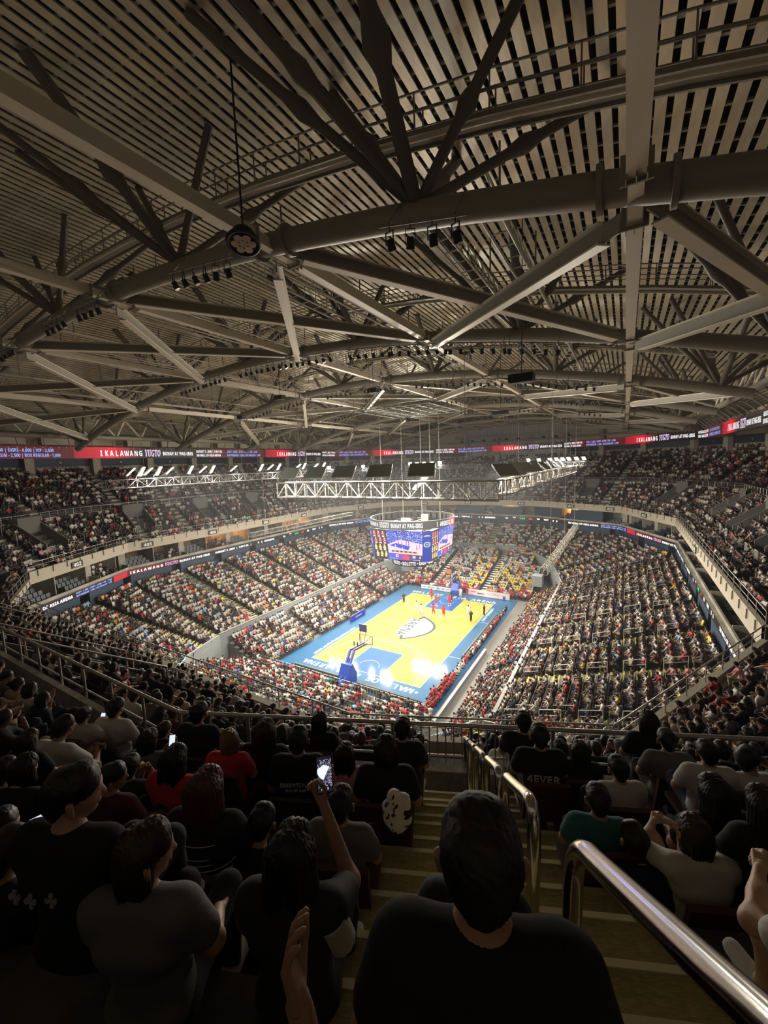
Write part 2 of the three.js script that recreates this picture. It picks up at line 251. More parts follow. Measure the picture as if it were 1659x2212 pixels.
const ribbonB = canvasTex(2048, 32, (x, w, h) => {
  x.fillStyle = '#0d0406'; x.fillRect(0, 0, w, h); x.fillStyle = '#9c1526'; x.fillRect(0, 0, 90, h); x.fillStyle = '#4a0b16'; x.fillRect(90, 0, 170, h);
  x.textBaseline = 'middle'; x.fillStyle = '#ffffff'; x.font = 'bold 21px sans-serif'; x.fillText('I K A L A W A N G', 110, 17, 160); x.font = 'italic bold 27px serif'; x.fillStyle = '#ff9ad0'; x.fillText('YUGTO', 276, 16, 70); x.fillStyle = '#fff'; x.font = 'bold 20px sans-serif'; x.fillText('BUHAY AT PAG-IBIG', 356, 17, 180); x.fillText('AUGUST 2, 2026  |  7:00 P.M.  |', 570, 17, 260);
  x.fillText('5   3   GINEBRA', 880, 17, 190); x.fillText('32', 1100, 17); x.font = 'bold 12px sans-serif'; x.fillText('4TH', 1160, 8); x.fillStyle = '#ff3030'; x.fillText('14', 1165, 23); x.fillStyle = '#20e060'; x.font = 'bold 22px sans-serif'; x.fillText('3:43', 1210, 17); x.fillStyle = '#ff3030'; x.fillText('20', 1280, 17); x.fillStyle = '#fff'; x.fillText('39      TNT      5   6', 1340, 17, 240);
  x.fillText('SM MALL OF ASIA ARENA', 1600, 17, 220); x.fillStyle = '#8fa8ff'; x.font = 'bold 12px sans-serif'; x.fillText('SVIP1 - 5,000 | SVIP2 - 4,000 | VIP - 3,500', 1836, 9, 200); x.fillText('BOX PREMIUM - 2,500 | BOX REGULAR - 1,000', 1836, 23, 200);
});
function ribbon(name, label, list, y0, y1, period, mat, faces, thick = 0.25, start = 0) {
  const o = thing(name, label, 'led ribbon'); let run = start;
  list.forEach((a, k) => {
    const b = list[(k + 1) % list.length], len = a.distanceTo(b), w = outward(a, b);
    if (faces(k)) {
      const g = new MB().quad(at3(a, y0), at3(b, y0), at3(b, y1), at3(a, y1), [[run / period, 0], [(run + len) / period, 0], [(run + len) / period, 1], [run / period, 1]]); g.to('led_screen_face', mat, o);
      const a2 = a.clone().addScaledVector(w, thick), b2 = b.clone().addScaledVector(w, thick), a1 = a.clone().addScaledVector(w, 0.02), b1 = b.clone().addScaledVector(w, 0.02), s = new MB();
      s.quad(at3(a1, y1), at3(b1, y1), at3(b2, y1), at3(a2, y1)); s.quad(at3(b1, y0), at3(a1, y0), at3(a2, y0), at3(b2, y0)); s.quad(at3(b2, y0), at3(a2, y0), at3(a2, y1), at3(b2, y1)); s.quad(at3(a1, y0), at3(b1, y0), at3(b1, y1), at3(a1, y1)); s.to('casing', M.black, o);
    }
    run += len;
  });
  return o;
}
ribbon('led_ribbon', 'lower LED ribbon board running below the suites', OUT, 9.95, 10.7, 60, glow(ribbonB, 0.9), () => true, 0.25, 60 * 0.055 - OUT.slice(0, 5).reduce((t, p, k) => t + p.distanceTo(OUT[k + 1]), 0) + 600);
const UPR = [[36, 58], [-36, 58], [-36, -30], [-26, -45], [-12, -55], [12, -55], [26, -45], [36, -30]].map((a) => P2(...a));
ribbon('led_ribbon', 'upper red LED ribbon board hung below the roof edge', UPR, 26.05, 27.55, 32.8, glow(ribbonA, 0.52), (k) => k !== 0, 0.4, 32.8 * 20.088 - 72 - 35.5);
{
  const wall = thing('wall_ribbon', 'navy wall below the lower LED ribbon', undefined, [0, 0, 0], 0, undefined, 'structure');
  const ledge = thing('trim_suite_ledge', 'pale ledge along the top of the lower LED ribbon', undefined, [0, 0, 0], 0, undefined, 'structure');
  const deck = thing('floor_suites', 'suite floor behind the lower LED ribbon', undefined, [0, 0, 0], 0, undefined, 'structure');
  const back = thing('wall_suites', 'beige back wall of the suites', undefined, [0, 0, 0], 0, undefined, 'structure');
  const parts = thing('wall_partition', 'concrete partitions between the suites', undefined, [0, 0, 0], 0, undefined, 'structure');
  const fascia = thing('wall_fascia', 'beige concrete front edge of the upper stand', undefined, [0, 0, 0], 0, undefined, 'structure');
  const o1 = offsetPlan(OUT, 0.25), o6 = offsetPlan(OUT, 6), om = offsetPlan(OUT, -0.05), o03 = offsetPlan(OUT, 0.3), o05 = offsetPlan(OUT, 0.9);
  const signTex = (s) => std(0xffffff, 0.7, 0, { map: canvasTex(128, 64, (x, w, h) => { x.fillStyle = '#3b3d42'; x.fillRect(0, 0, w, h); x.fillStyle = '#f4f4f0'; x.font = 'bold 54px sans-serif'; x.textAlign = 'center'; x.textBaseline = 'middle'; x.fillText(s, w / 2, h / 2 + 2); }) });
  let suite = 0, sec = 418;
  const secOf = { 4: [['402', 0.4]], 5: [['403', 0.06], ['404', 0.3], ['405', 0.56], ['406', 0.8]], 6: [['407', 0.5]], 7: [['408', 0.5]], 8: [['409', 0.1], ['410', 0.8]], 9: [['411', 0.45], ['412', 0.9]], 10: [['413', 0.5]], 11: [['415', 0.45]] };
  for (let f = 0; f < NF; f++) {
    const g2 = (f + 1) % NF, A = OUT[f], B = OUT[g2], len = A.distanceTo(B), w = outward(A, B), d = B.clone().sub(A).normalize(), ry = Math.atan2(w.x, w.y);
    const Q = (l, a, b, y0, y1) => new MB().quad(at3(l[a], y0), at3(l[b], y0), at3(l[b], y1), at3(l[a], y1));
    // wall under the ribbon with door recesses
    const n = Math.max(2, Math.round(len / 7.3));
    for (let k = 0; k < n; k++) {
      const p = A.clone().lerp(B, k / n), q = A.clone().lerp(B, (k + 1) / n), r = A.clone().lerp(B, (k + 0.8) / n), in_ = (v) => v.clone().addScaledVector(w, 0.1), deep = (v) => v.clone().addScaledVector(w, 1.4);
      new MB().quad(at3(in_(p), LOWBACK - 0.4), at3(in_(r), LOWBACK - 0.4), at3(in_(r), 9.95), at3(in_(p), 9.95)).quad(at3(in_(r), LOWBACK - 0.4), at3(deep(r), LOWBACK - 0.4), at3(deep(r), 9.95), at3(in_(r), 9.95)).quad(at3(deep(q), LOWBACK - 0.4), at3(in_(q), LOWBACK - 0.4), at3(in_(q), 9.95), at3(deep(q), 9.95)).to('wall_panel', M.navyPanel, wall);
      new MB().quad(at3(deep(r), LOWBACK - 0.4), at3(deep(q), LOWBACK - 0.4), at3(deep(q), 9.95), at3(deep(r), 9.95)).to('doorway', M.navy, wall);
    }
    new MB().quad(at3(om[f], 10.72), at3(om[g2], 10.72), at3(o03[g2], 10.72), at3(o03[f], 10.72)).quad(at3(o03[f], 10.3), at3(o03[g2], 10.3), at3(o03[g2], 11.05), at3(o03[f], 11.05)).quad(at3(o03[f], 11.05), at3(o03[g2], 11.05), at3(offsetPlan(OUT, 0.45)[g2], 11.05), at3(offsetPlan(OUT, 0.45)[f], 11.05)).to('ledge', M.concrete, ledge);
    new MB().quad(at3(o1[f], 10.3), at3(o1[g2], 10.3), at3(o6[g2], 10.3), at3(o6[f], 10.3)).quad(at3(o1[f], 10.0), at3(o1[g2], 10.0), at3(o6[g2], 10.0), at3(o6[f], 10.0)).to('slab', M.stand, deck);
    Q(o6, f, g2, 10.3, 14).to('wall_panel', f === 8 || f === 9 ? M.beige : M.warmWall, back);
    // fascia with thickness, lower on the camera's side
    const FT = f < 4 ? 13.75 : 14.45;
    new MB().quad(at3(om[f], 13.2), at3(om[g2], 13.2), at3(om[g2], FT), at3(om[f], FT)).quad(at3(om[f], FT), at3(om[g2], FT), at3(o1[g2], FT), at3(o1[f], FT)).quad(at3(o1[f], 13.2), at3(om[f], 13.2), at3(om[g2], 13.2), at3(o1[g2], 13.2)).quad(at3(o1[f], 13.2), at3(o1[g2], 13.2), at3(o1[g2], FT), at3(o1[f], FT)).quad(at3(o1[f], 13.3), at3(o1[g2], 13.3), at3(o6[g2], 13.6), at3(o6[f], 13.6)).to('fascia_panel', M.beige, fascia);
    const nb = Math.round(len / 1.9), far = f === 8 || f === 9;
    for (let k = 0; k < nb; k++) { const p = A.clone().lerp(B, (k + 0.5) / nb).addScaledVector(w, -0.12); boxMesh('bracket', [p.x, FT - 0.3, p.y], [0.05, 0.62, 0.08], M.steel, fascia, ry); }
    // suites: a partition, a row of chairs, a door
    const ns = Math.max(1, Math.round(len / 4.6));
    for (let k = 0; k <= ns; k++) {
      const p = A.clone().lerp(B, k / ns); const c = p.clone().addScaledVector(w, 4.0), thick = k % 2 ? 0.12 : 0.9;
      const pm = mesh('partition', new MB().box(0, 0, 0, thick, 3.1, 4.2).geo(), M.concrete, parts); pm.position.set(c.x, 11.8, c.y); pm.rotation.y = ry;
      if (!(k % 2)) { const lo = p.clone().addScaledVector(w, 1.2); const m = mesh('low_wall', new MB().box(0, 0, 0, 0.12, 1.0, 1.6).geo(), M.concrete, parts); m.position.set(lo.x, 10.8, lo.y); m.rotation.y = ry; }
      if (k === ns) continue;
      const mid = A.clone().lerp(B, (k + 0.5) / ns);
      if (far && k % 2 === 0) { const q = mid.clone().addScaledVector(w, 0.4); const m = tag(boxMesh('suite_curtain', [q.x, 12.0, q.y], [len / ns * 1.5, 2.1, 0.08], M.navyPanel, undefined, ry), `dark blue screen closing ${ord(k)} suite of the ${FACETS[f]}`, 'screen'); continue; }
      const q = mid.clone().addScaledVector(w, 5.9).addScaledVector(d, 0.8); boxMesh('suite_door', [q.x, 11.4, q.y], [0.9, 2.1, 0.1], M.wood, back, ry);
      const occupied = rnd() < 0.35, rows = f === 2 || f === 3 || f === 1 || f === 0 ? 0 : 3;
      for (let r = 0; r < rows; r++) for (let s = -2; s <= 2; s++) {
        if (s === 2 && len / ns < 4.2) continue;
        const z = mid.clone().addScaledVector(w, 1.3 + r * 0.85).addScaledVector(d, s * 0.62 - 0.2);
        seats.push({ x: z.x, y: 10.3 + r * 0.28, z: z.y, dx: -w.x, dz: -w.y, zone: occupied ? 'suite' : 'empty', f, k, idx: r * 5 + s + 2, suite });
      }
      const st = new MB(); for (let r = 1; r < 3; r++) { const z = mid.clone().addScaledVector(w, 1.3 + r * 0.85); st.box(z.x, 10.3 + r * 0.14, z.y, len / ns - 0.2, r * 0.28, 0.85, ry); } st.to('riser', M.stand, deck);
      suite++;
    }
    for (const [str, s] of secOf[f] ?? []) { const c = A.clone().lerp(B, s).addScaledVector(w, -0.16), m = new MB(), l = c.clone().addScaledVector(d, -0.8), r = c.clone().addScaledVector(d, 0.8); m.quad(at3(l, 13.45), at3(r, 13.45), at3(r, 14.15), at3(l, 14.15), [[0, 0], [1, 0], [1, 1], [0, 1]]); m.obox(at3(c.clone().addScaledVector(w, 0.05), 13.8), V3(d.x * 0.8, 0, d.y * 0.8), V3(0, 0.35, 0), V3(w.x * 0.04, 0, w.y * 0.04)); tag(m.to('section_sign', signTex(str)), `white-numbered sign on the beige upper fascia, ${FACETS[f]}, ${s < 0.2 ? 'at its start' : s < 0.4 ? 'first third' : s < 0.7 ? 'past the middle' : 'close to its end'}`, 'sign'); }
    // rail on the fascia
    const rail = thing('fascia_railing', `metal railing on the fascia of the ${FACETS[f]}`, 'railing');
    const y = FT, np = Math.round(len / 1.9), e = (s, h) => { const p = A.clone().lerp(B, s).addScaledVector(w, 0.1); return V3(p.x, h, p.y); };
    for (let k = 0; k <= np; k++) pipe('post', e(k / np, y), e(k / np, y + 0.85), 0.025, M.rail, rail);
    pipe('top_rail', e(0, y + 0.85), e(1, y + 0.85), 0.035, M.rail, rail); pipe('mid_rail', e(0, y + 0.45), e(1, y + 0.45), 0.02, M.rail, rail);
  }
}
// warm lamps in some suites
for (const [f, s] of [[5, 0.33], [5, 0.45], [5, 0.72], [5, 0.86], [8, 0.6], [9, 0.3]]) {
  const A = OUT[f], B = OUT[(f + 1) % NF], w = outward(A, B), p = A.clone().lerp(B, s).addScaledVector(w, 5.4);
  const o = thing('suite_lamp', `warm ceiling lamp in a suite of the ${FACETS[f]}, ${ord(Math.floor(s * 12))} bay`, 'lamp', [p.x, 13.0, p.y]);
  mesh('bulb', new THREE.SphereGeometry(0.13, 12, 8), glowPlain(0xffc070, 6), o); boxMesh('lamp_base', [0, 0.16, 0], [0.3, 0.06, 0.3], M.white, o);
  const l = new THREE.PointLight(0xffb060, 12, 9); l.castShadow = true; l.position.set(0, 0, 0); o.add(l);
}
// ---------------------------------------------------------------- upper stand
const WALK = 18.2, lowUp = (o) => 13.5 + 0.69 * (o - 0.5), rowFloor = (k) => EYE_FLOOR - UP_SLOPE * (0.2 + 0.8 * k), rowOff = (k) => EYE_OFF - 0.2 - 0.8 * k;
const BACKOFF = 17.0;
const eyeAlong = P2(EYE.x - OUT[1].x, EYE.z - OUT[1].y).dot(OUT[2].clone().sub(OUT[1]).normalize());
const VOMS = { 0: [0.5], 2: [0.24, 0.62], 4: [0.5], 5: [0.1, 0.36, 0.62, 0.88], 6: [0.55], 7: [0.5], 8: [0.5], 9: [0.5], 10: [0.45], 11: [0.12, 0.38, 0.64, 0.9] };
const AIS = (f, len) => f === 1 ? [eyeAlong - 0.3] : f === 3 || f === 0 ? [len * 0.5] : Array.from({ length: Math.max(1, Math.round(len / 7.5)) }, (_, k, n = Math.max(1, Math.round(len / 7.5))) => (k + 0.5) * len / n);
{
  const up = thing('upper_stand', 'stepped concrete of the upper stand', undefined, [0, 0, 0], 0, undefined, 'structure');
  for (let f = 0; f < NF; f++) {
    const g2 = (f + 1) % NF, A = OUT[f], B = OUT[g2], w = outward(A, B), d = B.clone().sub(A).normalize(), len = A.distanceTo(B), g = new MB();
    const plan = (o) => { const l = offsetPlan(OUT, o); return [l[f], l[g2]]; };
    const rows = []; for (let k = 0; k < 8; k++) rows.push([0.6 + k * 0.84, 0.6 + (k + 1) * 0.84, lowUp(0.6 + k * 0.84) - 0.1, 'uplow', k]);
    rows.push([7.32, 8.35, WALK, 'walk', 0]);
    for (let k = 6; k >= -3; k--) rows.push([rowOff(k) - 0.4, rowOff(k) + 0.4, rowFloor(k), 'uphigh', 6 - k]);
    let prev = 13.2;
    const ais = AIS(f, len), nth = (s) => ord(Math.round(s)), vom = (VOMS[f] ?? []).map((s) => s * len);
    for (const [o0, o1, y, zone, k] of rows) {
      const [p0, p1] = plan(o0), [q0, q1] = plan(o1);
      g.quad(at3(p0, prev), at3(p1, prev), at3(p1, y), at3(p0, y)); g.quad(at3(p0, y), at3(p1, y), at3(q1, y), at3(q0, y)); prev = y;
      if (zone === 'walk') continue;
      const [c0, c1] = plan((o0 + o1) / 2 + 0.1), a0 = c0.clone().sub(A).dot(d), a1 = c1.clone().sub(A).dot(d); let idx = 0;
      for (let t = a0 + 0.4; t < a1 - 0.2; t += 0.53) {
        if (ais.some((s) => Math.abs(s - t) < 0.8)) continue;
        if (zone === 'uplow' && k >= 3 && vom.some((s) => Math.abs(s - t) < 1.75)) continue;
        const p = A.clone().addScaledVector(d, t).addScaledVector(w, (o0 + o1) / 2 + 0.1);
        seats.push({ x: p.x, y, z: p.y, dx: -w.x, dz: -w.y, zone, f, k, idx: idx++, along: t });
      }
    }
    g.to('tread_block', M.stand, up);
    for (const s of vom) {
      const v = thing('vomitory', `grey-walled entrance opening in the upper stand, ${FACETS[f]}, ${nth(s)} metre along`, undefined, [0, 0, 0], 0, undefined, 'structure');
      const pt = (t, o, y) => { const p = A.clone().addScaledVector(d, t).addScaledVector(w, o); return V3(p.x, y, p.y); };
      const ph = f === 2 ? 0.3 : 0.95;
      for (const e of [-1, 1]) { const t = s + e * 1.45, m = new MB(); for (const q of [0, 0.16 * e]) m.quad(pt(t + q, 3.1, lowUp(2.9)), pt(t + q, 7.3, lowUp(2.9)), pt(t + q, 7.3, WALK + ph + 0.05), pt(t + q, 3.1, lowUp(3.1) + ph)); m.quad(pt(t, 3.1, lowUp(3.1) + ph), pt(t + 0.16 * e, 3.1, lowUp(3.1) + ph), pt(t + 0.16 * e, 7.3, WALK + ph + 0.05), pt(t, 7.3, WALK + ph + 0.05)); m.quad(pt(t, 3.1, lowUp(2.5)), pt(t + 0.16 * e, 3.1, lowUp(2.5)), pt(t + 0.16 * e, 3.1, lowUp(3.1) + ph), pt(t, 3.1, lowUp(3.1) + ph)); m.to('side_wall', M.vomitory, v); }
      new MB().quad(pt(s - 1.45, 3.1, lowUp(3.3)), pt(s + 1.45, 3.1, lowUp(3.3)), pt(s + 1.45, 7.3, lowUp(3.3)), pt(s - 1.45, 7.3, lowUp(3.3))).quad(pt(s - 1.45, 6.2, WALK - 0.9), pt(s + 1.45, 6.2, WALK - 0.9), pt(s + 1.45, 6.2, WALK + (f === 2 ? 0 : 1)), pt(s - 1.45, 6.2, WALK + (f === 2 ? 0 : 1))).to('landing', M.vomitory, v);
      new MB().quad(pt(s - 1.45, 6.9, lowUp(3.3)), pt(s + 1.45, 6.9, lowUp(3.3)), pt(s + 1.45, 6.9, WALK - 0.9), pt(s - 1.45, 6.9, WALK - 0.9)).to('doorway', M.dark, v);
      if (f === 2) { const r = thing('opening_railing', `sloping rails on both walls of the entrance opening, near end, ${nth(s)} metre along`, 'railing'); for (const e of [-1, 1]) { const Y = (o) => lowUp(o) + 0.3; for (const o of [3.1, 4.5, 5.9, 7.2]) pipe('post', pt(s + e * 1.53, o, Y(o) - 0.2), pt(s + e * 1.53, o, Y(o) + 0.7), 0.028, M.rail, r); pipe('top_rail', pt(s + e * 1.53, 3.1, Y(3.1) + 0.7), pt(s + e * 1.53, 7.2, Y(7.2) + 0.7), 0.032, M.rail, r); pipe('mid_rail', pt(s + e * 1.53, 3.1, Y(3.1) + 0.35), pt(s + e * 1.53, 7.2, Y(7.2) + 0.35), 0.022, M.rail, r); } }
      const r = thing('barrier_railing', `arched barrier railing before the entrance opening, ${FACETS[f]}, ${nth(s)} metre along`, 'railing');
      for (const e of [-1, 1]) { const y = lowUp(2.4); for (let k = 0; k < 5; k++) pipe('bar', pt(s + e * (1.1 + k * 0.24), 2.6, y), pt(s + e * (1.1 + k * 0.24), 2.6, y + 1.05 + 0.12 * Math.sin((k + 1) / 6 * Math.PI)), 0.022, M.galv, r); pipe('top_rail', pt(s + e * 1.1, 2.6, y + 1.1), pt(s + e * 2.06, 2.6, y + 1.1), 0.03, M.galv, r); }
    }
    // rail along the middle walkway
    const rl = thing('walkway_railing', `metal railing along the middle walkway of the ${FACETS[f]}`, 'railing');
    const [r0, r1] = plan(7.45), L = r0.distanceTo(r1), e = (s, y) => { const p = r0.clone().lerp(r1, s / L); return V3(p.x, y, p.y); };
    const gap = f === 1 ? [P2(r0.x, r0.y).sub(A).dot(d)] : [];
    const near = f === 1 || f === 2 || f === 0, rad = near ? 0.03 : 0.04;
    for (let s = 0; s <= L + 0.01; s += L / Math.round(L / 1.3)) pipe('post', e(s, WALK), e(s, WALK + 1.18), rad, M.rail, rl);
    pipe('top_rail', e(0, WALK + 1.2), e(L, WALK + 1.2), rad * 1.25, M.rail, rl); pipe('low_rail', e(0, WALK + 0.62), e(L, WALK + 0.62), 0.022, near ? M.galv : M.rail, rl);
    const p0 = plan(7.55); new MB().bar(at3(p0[0], WALK + 0.2), at3(p0[1], WALK + 0.2), 0.14, 0.5).to('kerb', M.concrete, rl);
    if (f === 1) { const base = r0.clone().sub(A).dot(d), c = eyeAlong - 0.35 - base; for (let s = c - 1.0; s <= c + 1.0; s += 0.14) pipe('bar', e(s, WALK + 0.05), e(s, WALK + 1.18), 0.012, M.rail, rl); }
    // stairs in the upper part
    if (f !== 1 && f !== 3 && f !== 2) for (const s of ais) {
      const st = thing('upper_stair', `stair of the upper stand, ${FACETS[f]}, ${nth(s)} metre along`, undefined, [0, 0, 0], 0, undefined, 'structure'), ry = Math.atan2(w.x, w.y), sm = new MB();
      for (const [o0, o1, y, zone] of rows) if (zone !== 'walk') { const p = A.clone().addScaledVector(d, s).addScaledVector(w, o1 - 0.2); sm.box(p.x, y + 0.13, p.y, 1.2, 0.26, 0.4, ry); }
      sm.to('steps', M.concrete, st);
      for (const [oa, na] of [[0.6, 'lower'], [8.4, 'upper']]) { const r = thing('aisle_railing', `railing posts beside ${na} stair run, ${FACETS[f]}, ${nth(s)} metre along`, 'handrail'); for (let q = 0; q < 4; q++) { const o = oa + 1.2 + q * 1.6, y = oa < 5 ? lowUp(o) : rowFloor((EYE_OFF - 0.2 - o) / 0.8), p = A.clone().addScaledVector(d, s + 0.68).addScaledVector(w, o); pipe('post', V3(p.x, y - 0.2, p.y), V3(p.x, y + 0.95, p.y), 0.03, M.rail, r); const p2 = p.clone().addScaledVector(w, 0.75); pipe('top_rail', V3(p.x, y + 0.95, p.y), V3(p2.x, y + 1.45, p2.y), 0.03, M.rail, r); } }
    }
  }
}
// back wall of the upper stand with dark blue windows and columns
{
  const wall = thing('wall_upper_back', 'back wall behind the upper stand with dark blue window bands', undefined, [0, 0, 0], 0, undefined, 'structure');
  const l = offsetPlan(OUT, BACKOFF), l2 = offsetPlan(OUT, BACKOFF - 0.15), l3 = offsetPlan(OUT, BACKOFF - 0.9); let c = 0;
  const num = (s) => std(0xffffff, 0.7, 0, { map: canvasTex(128, 64, (x, w, h) => { x.fillStyle = '#0a0f1c'; x.fillRect(0, 0, w, h); x.fillStyle = '#b9bcc0'; x.font = 'bold 46px sans-serif'; x.textAlign = 'center'; x.textBaseline = 'middle'; x.fillText(s, w / 2, h / 2); }) });
  const nums = { 5: ['503', '504', '505', '506', '507', '508'], 10: ['514', '515'], 11: ['516', '517', '518', '519', '520', '521'], 6: ['509', '510'], 9: ['513'] };
  for (let f = 0; f < NF; f++) {
    const g2 = (f + 1) % NF, len = l[f].distanceTo(l[g2]), n = Math.max(1, Math.round(len / 9)), w = outward(l[f], l[g2]), ry = Math.atan2(w.x, w.y);
    new MB().quad(at3(l[f], 22.5), at3(l[g2], 22.5), at3(l[g2], 33), at3(l[f], 33)).to('wall_panel', M.beige, wall);
    for (let k = 0; k < n; k++) {
      const a = l2[f].clone().lerp(l2[g2], (k + 0.06) / n), b = l2[f].clone().lerp(l2[g2], (k + 0.94) / n);
      const s = new MB().bar(at3(a, 25.9), at3(b, 25.9), 0.2, 1.3); s.to('window_band', M.navy, wall);
      const str = nums[f]?.[k]; if (str) { const m0 = a.clone().lerp(b, 0.46).addScaledVector(w, -0.12), m1 = a.clone().lerp(b, 0.54).addScaledVector(w, -0.12); const q = new MB().quad(at3(m0, 25.55), at3(m1, 25.55), at3(m1, 26.15), at3(m0, 26.15), [[0, 0], [1, 0], [1, 1], [0, 1]]); q.bar(at3(m0.clone().addScaledVector(w, 0.05), 25.85), at3(m1.clone().addScaledVector(w, 0.05), 25.85), 0.06, 0.6); tag(q.to('section_sign', num(str)), `pale section number on the ${ord(k)} dark blue band behind the upper stand, ${FACETS[f]}`, 'sign'); }
      const p = l3[f].clone().lerp(l3[g2], k / n), col = tag(boxMesh('column', [p.x, 26.5, p.y], [1.1, 7, 0.9], M.concrete, undefined, ry), `${ord(c++)} concrete column behind the upper stand`, undefined, undefined, 'structure');
    }
  }
}
// ---------------------------------------------------------------- roof
const roofY = (x) => 36.8 - 0.0042 * x * x, chordY = (x) => 32.55 - 0.0047 * (x - 1) * (x - 1);
const ZT = [39.2, 26.13, 13.07, 0, -13.07, -26.13, -39.2, -52.3], BX = [25.65, 14.9, 4, -7.2, -18.5];
{
  const roof = thing('ceiling_roof', 'arched roof of pale metal strips with dark gaps', undefined, [0, 0, 0], 0, undefined, 'structure');
  const pitch = 0.46, Z0 = 66, Z1 = -61, g = new THREE.BoxGeometry(1, 1, 1, 1, 1, 1), variants = [];
  { // uv in metres for the strips
    const m = new MB().box(0, 0, 0, 1, 1, 1).geo(); const u = m.attributes.uv; for (let k = 0; k < u.count; k++) u.setXY(k, u.getX(k) * 0.3, u.getY(k) * 127); variants.push(m);
  }
  const tint = [1, 0.93, 1.05, 0.97].map((k) => std(lin(0.98 * k, 0.95 * k, 0.86 * k), 0.42, 0.3, { map: metalTex }));
  for (let x = -52; x <= 52; x += pitch) {
    const m = mesh('roof_panel', variants[0], pick(tint), roof), y = roofY(x), slope = Math.atan(-0.0084 * x);
    m.position.set(x, y, (Z0 + Z1) / 2); m.scale.set(0.30, 0.05, Z0 - Z1); m.rotation.z = slope;
  }
  const above = new MB(); for (let x = -54; x < 54; x += 3) above.quad(V3(x, roofY(x) + 0.35, Z0), V3(x + 3, roofY(x + 3) + 0.35, Z0), V3(x + 3, roofY(x + 3) + 0.35, Z1), V3(x, roofY(x) + 0.35, Z1)).quad(V3(x, roofY(x) + 0.6, Z0), V3(x + 3, roofY(x + 3) + 0.6, Z0), V3(x + 3, roofY(x + 3) + 0.6, Z1), V3(x, roofY(x) + 0.6, Z1)); above.to('roof_deck', M.deckDark, roof);
  const pg = new MB(); for (let x = -52; x < 52; x += 4) pg.bar(V3(x, roofY(x) + 0.09, 0), V3(x + 4, roofY(x + 4) + 0.09, 0), 0.09, 0.07); const pgeo = pg.geo();
  for (let z = Z0 - 0.5; z > Z1; z -= 0.8) { const m = mesh('purlin', pgeo, M.purlin, roof); m.position.z = z; }
  // end walls of vertical sheet metal
  for (const [z, nm] of [[-61, 'far'], [66, 'near']]) {
    const e = thing(`wall_${nm}_gable`, `ribbed sheet metal end wall below the ${nm} roof edge`, undefined, [0, 0, 0], 0, undefined, 'structure'), m = new MB();
    for (let x = -52; x < 52; x += 0.5) { m.quad(V3(x, 22, z), V3(x + 0.3, 22, z), V3(x + 0.3, roofY(x), z), V3(x, roofY(x), z)); const q = z + (z < 0 ? -0.15 : 0.15); m.quad(V3(x + 0.3, 22, z), V3(x + 0.34, 22, q), V3(x + 0.34, roofY(x), q), V3(x + 0.3, roofY(x), z)); m.quad(V3(x + 0.34, 22, q), V3(x + 0.46, 22, q), V3(x + 0.46, roofY(x), q), V3(x + 0.34, roofY(x), q)); m.quad(V3(x + 0.46, 22, q), V3(x + 0.5, 22, z), V3(x + 0.5, roofY(x), z), V3(x + 0.46, roofY(x), q)); }
    m.to('ribbed_sheet', std(lin(0.36, 0.37, 0.35), 0.55, 0.1), e).userData.kind = 'stuff';
    if (z < 0) { const b = new MB(); b.box(0, 30.2, z + 0.9, 84, 0.5, 0.5); b.to('ledge', M.steel, e); for (let k = 0; k < 22; k++) { const x = -33 + k * 3.1; const n = mesh('vent_nozzle', new THREE.CylinderGeometry(0.32, 0.42, 0.7, 10), M.dark, e); n.rotation.x = Math.PI / 2; n.position.set(x, 29.2, z + 0.5); } }
  }
  // side walls up to the eaves
  for (const s of [-1, 1]) { const m = new MB().box(s * 52.4, 24, 2, 0.4, 16, 128); tag(m.to(s < 0 ? 'wall_left_outer' : 'wall_right_outer', M.beige), 'outer side wall under the roof edge', undefined, undefined, 'structure'); }
  const cl = new MB().box(0, -0.9, 0, 130, 0.4, 140); tag(cl.to('floor_ground', M.dark), 'ground slab under the arena', undefined, undefined, 'structure');
}
// trusses: an arched tube, fans of struts with sleeves, a light top chord
const XR = 33;
ZT.forEach((z, t) => {
  const o = thing('roof_truss', `arched tubular roof truss, ${ord(t)} one counted away from the camera`, 'truss', [0, 0, 0], 0, 'roof trusses');
  const N = 24, pts = []; for (let k = 0; k <= N; k++) { const x = lerp(-XR, XR, k / N); pts.push(V3(x, chordY(x), z)); }
  new MB().path(pts, 0.36, 12).to('bottom_chord', M.steel, o);
 
  for (const x of [31.2, 20.4, 9.5, -1.6, -12.8, -24, -31.5]) {
    if (Math.abs(x) > 33) continue;
    const b = V3(x, chordY(x) + 0.2, z);
    for (const [dx, dz] of [[-3.0, -0.4], [3.0, 0.4], [-0.6, -4.8], [0.6, 4.8], [-4.9, 3.2], [4.9, -3.2], [-3.4, 5.0]]) {
      const q = V3(x + dx, roofY(x + dx) - 0.05, z + dz), m = b.clone().lerp(q, 0.52), s = b.clone().lerp(q, 0.44), e = b.clone().lerp(q, 0.60), big = Math.abs(dx) < 1 ? 0.2 : 0.145;
      const g = new MB(); g.tube(b, s, big, big, 8); g.tube(s, m, big, big * 1.75, 8); g.tube(m, e, big * 1.75, big, 8); g.tube(e, q, big, big, 8); g.to('strut', M.strut, o);
    }
  }
  for (const x of BX) { const c = V3(x, chordY(x), z); const g = new MB(); for (const e of [-0.7, 0.7]) g.tube(V3(x + e - 0.06, chordY(x + e), z), V3(x + e + 0.06, chordY(x + e), z), 0.5, 0.5, 14); g.to('flange', M.steel, o); }
});
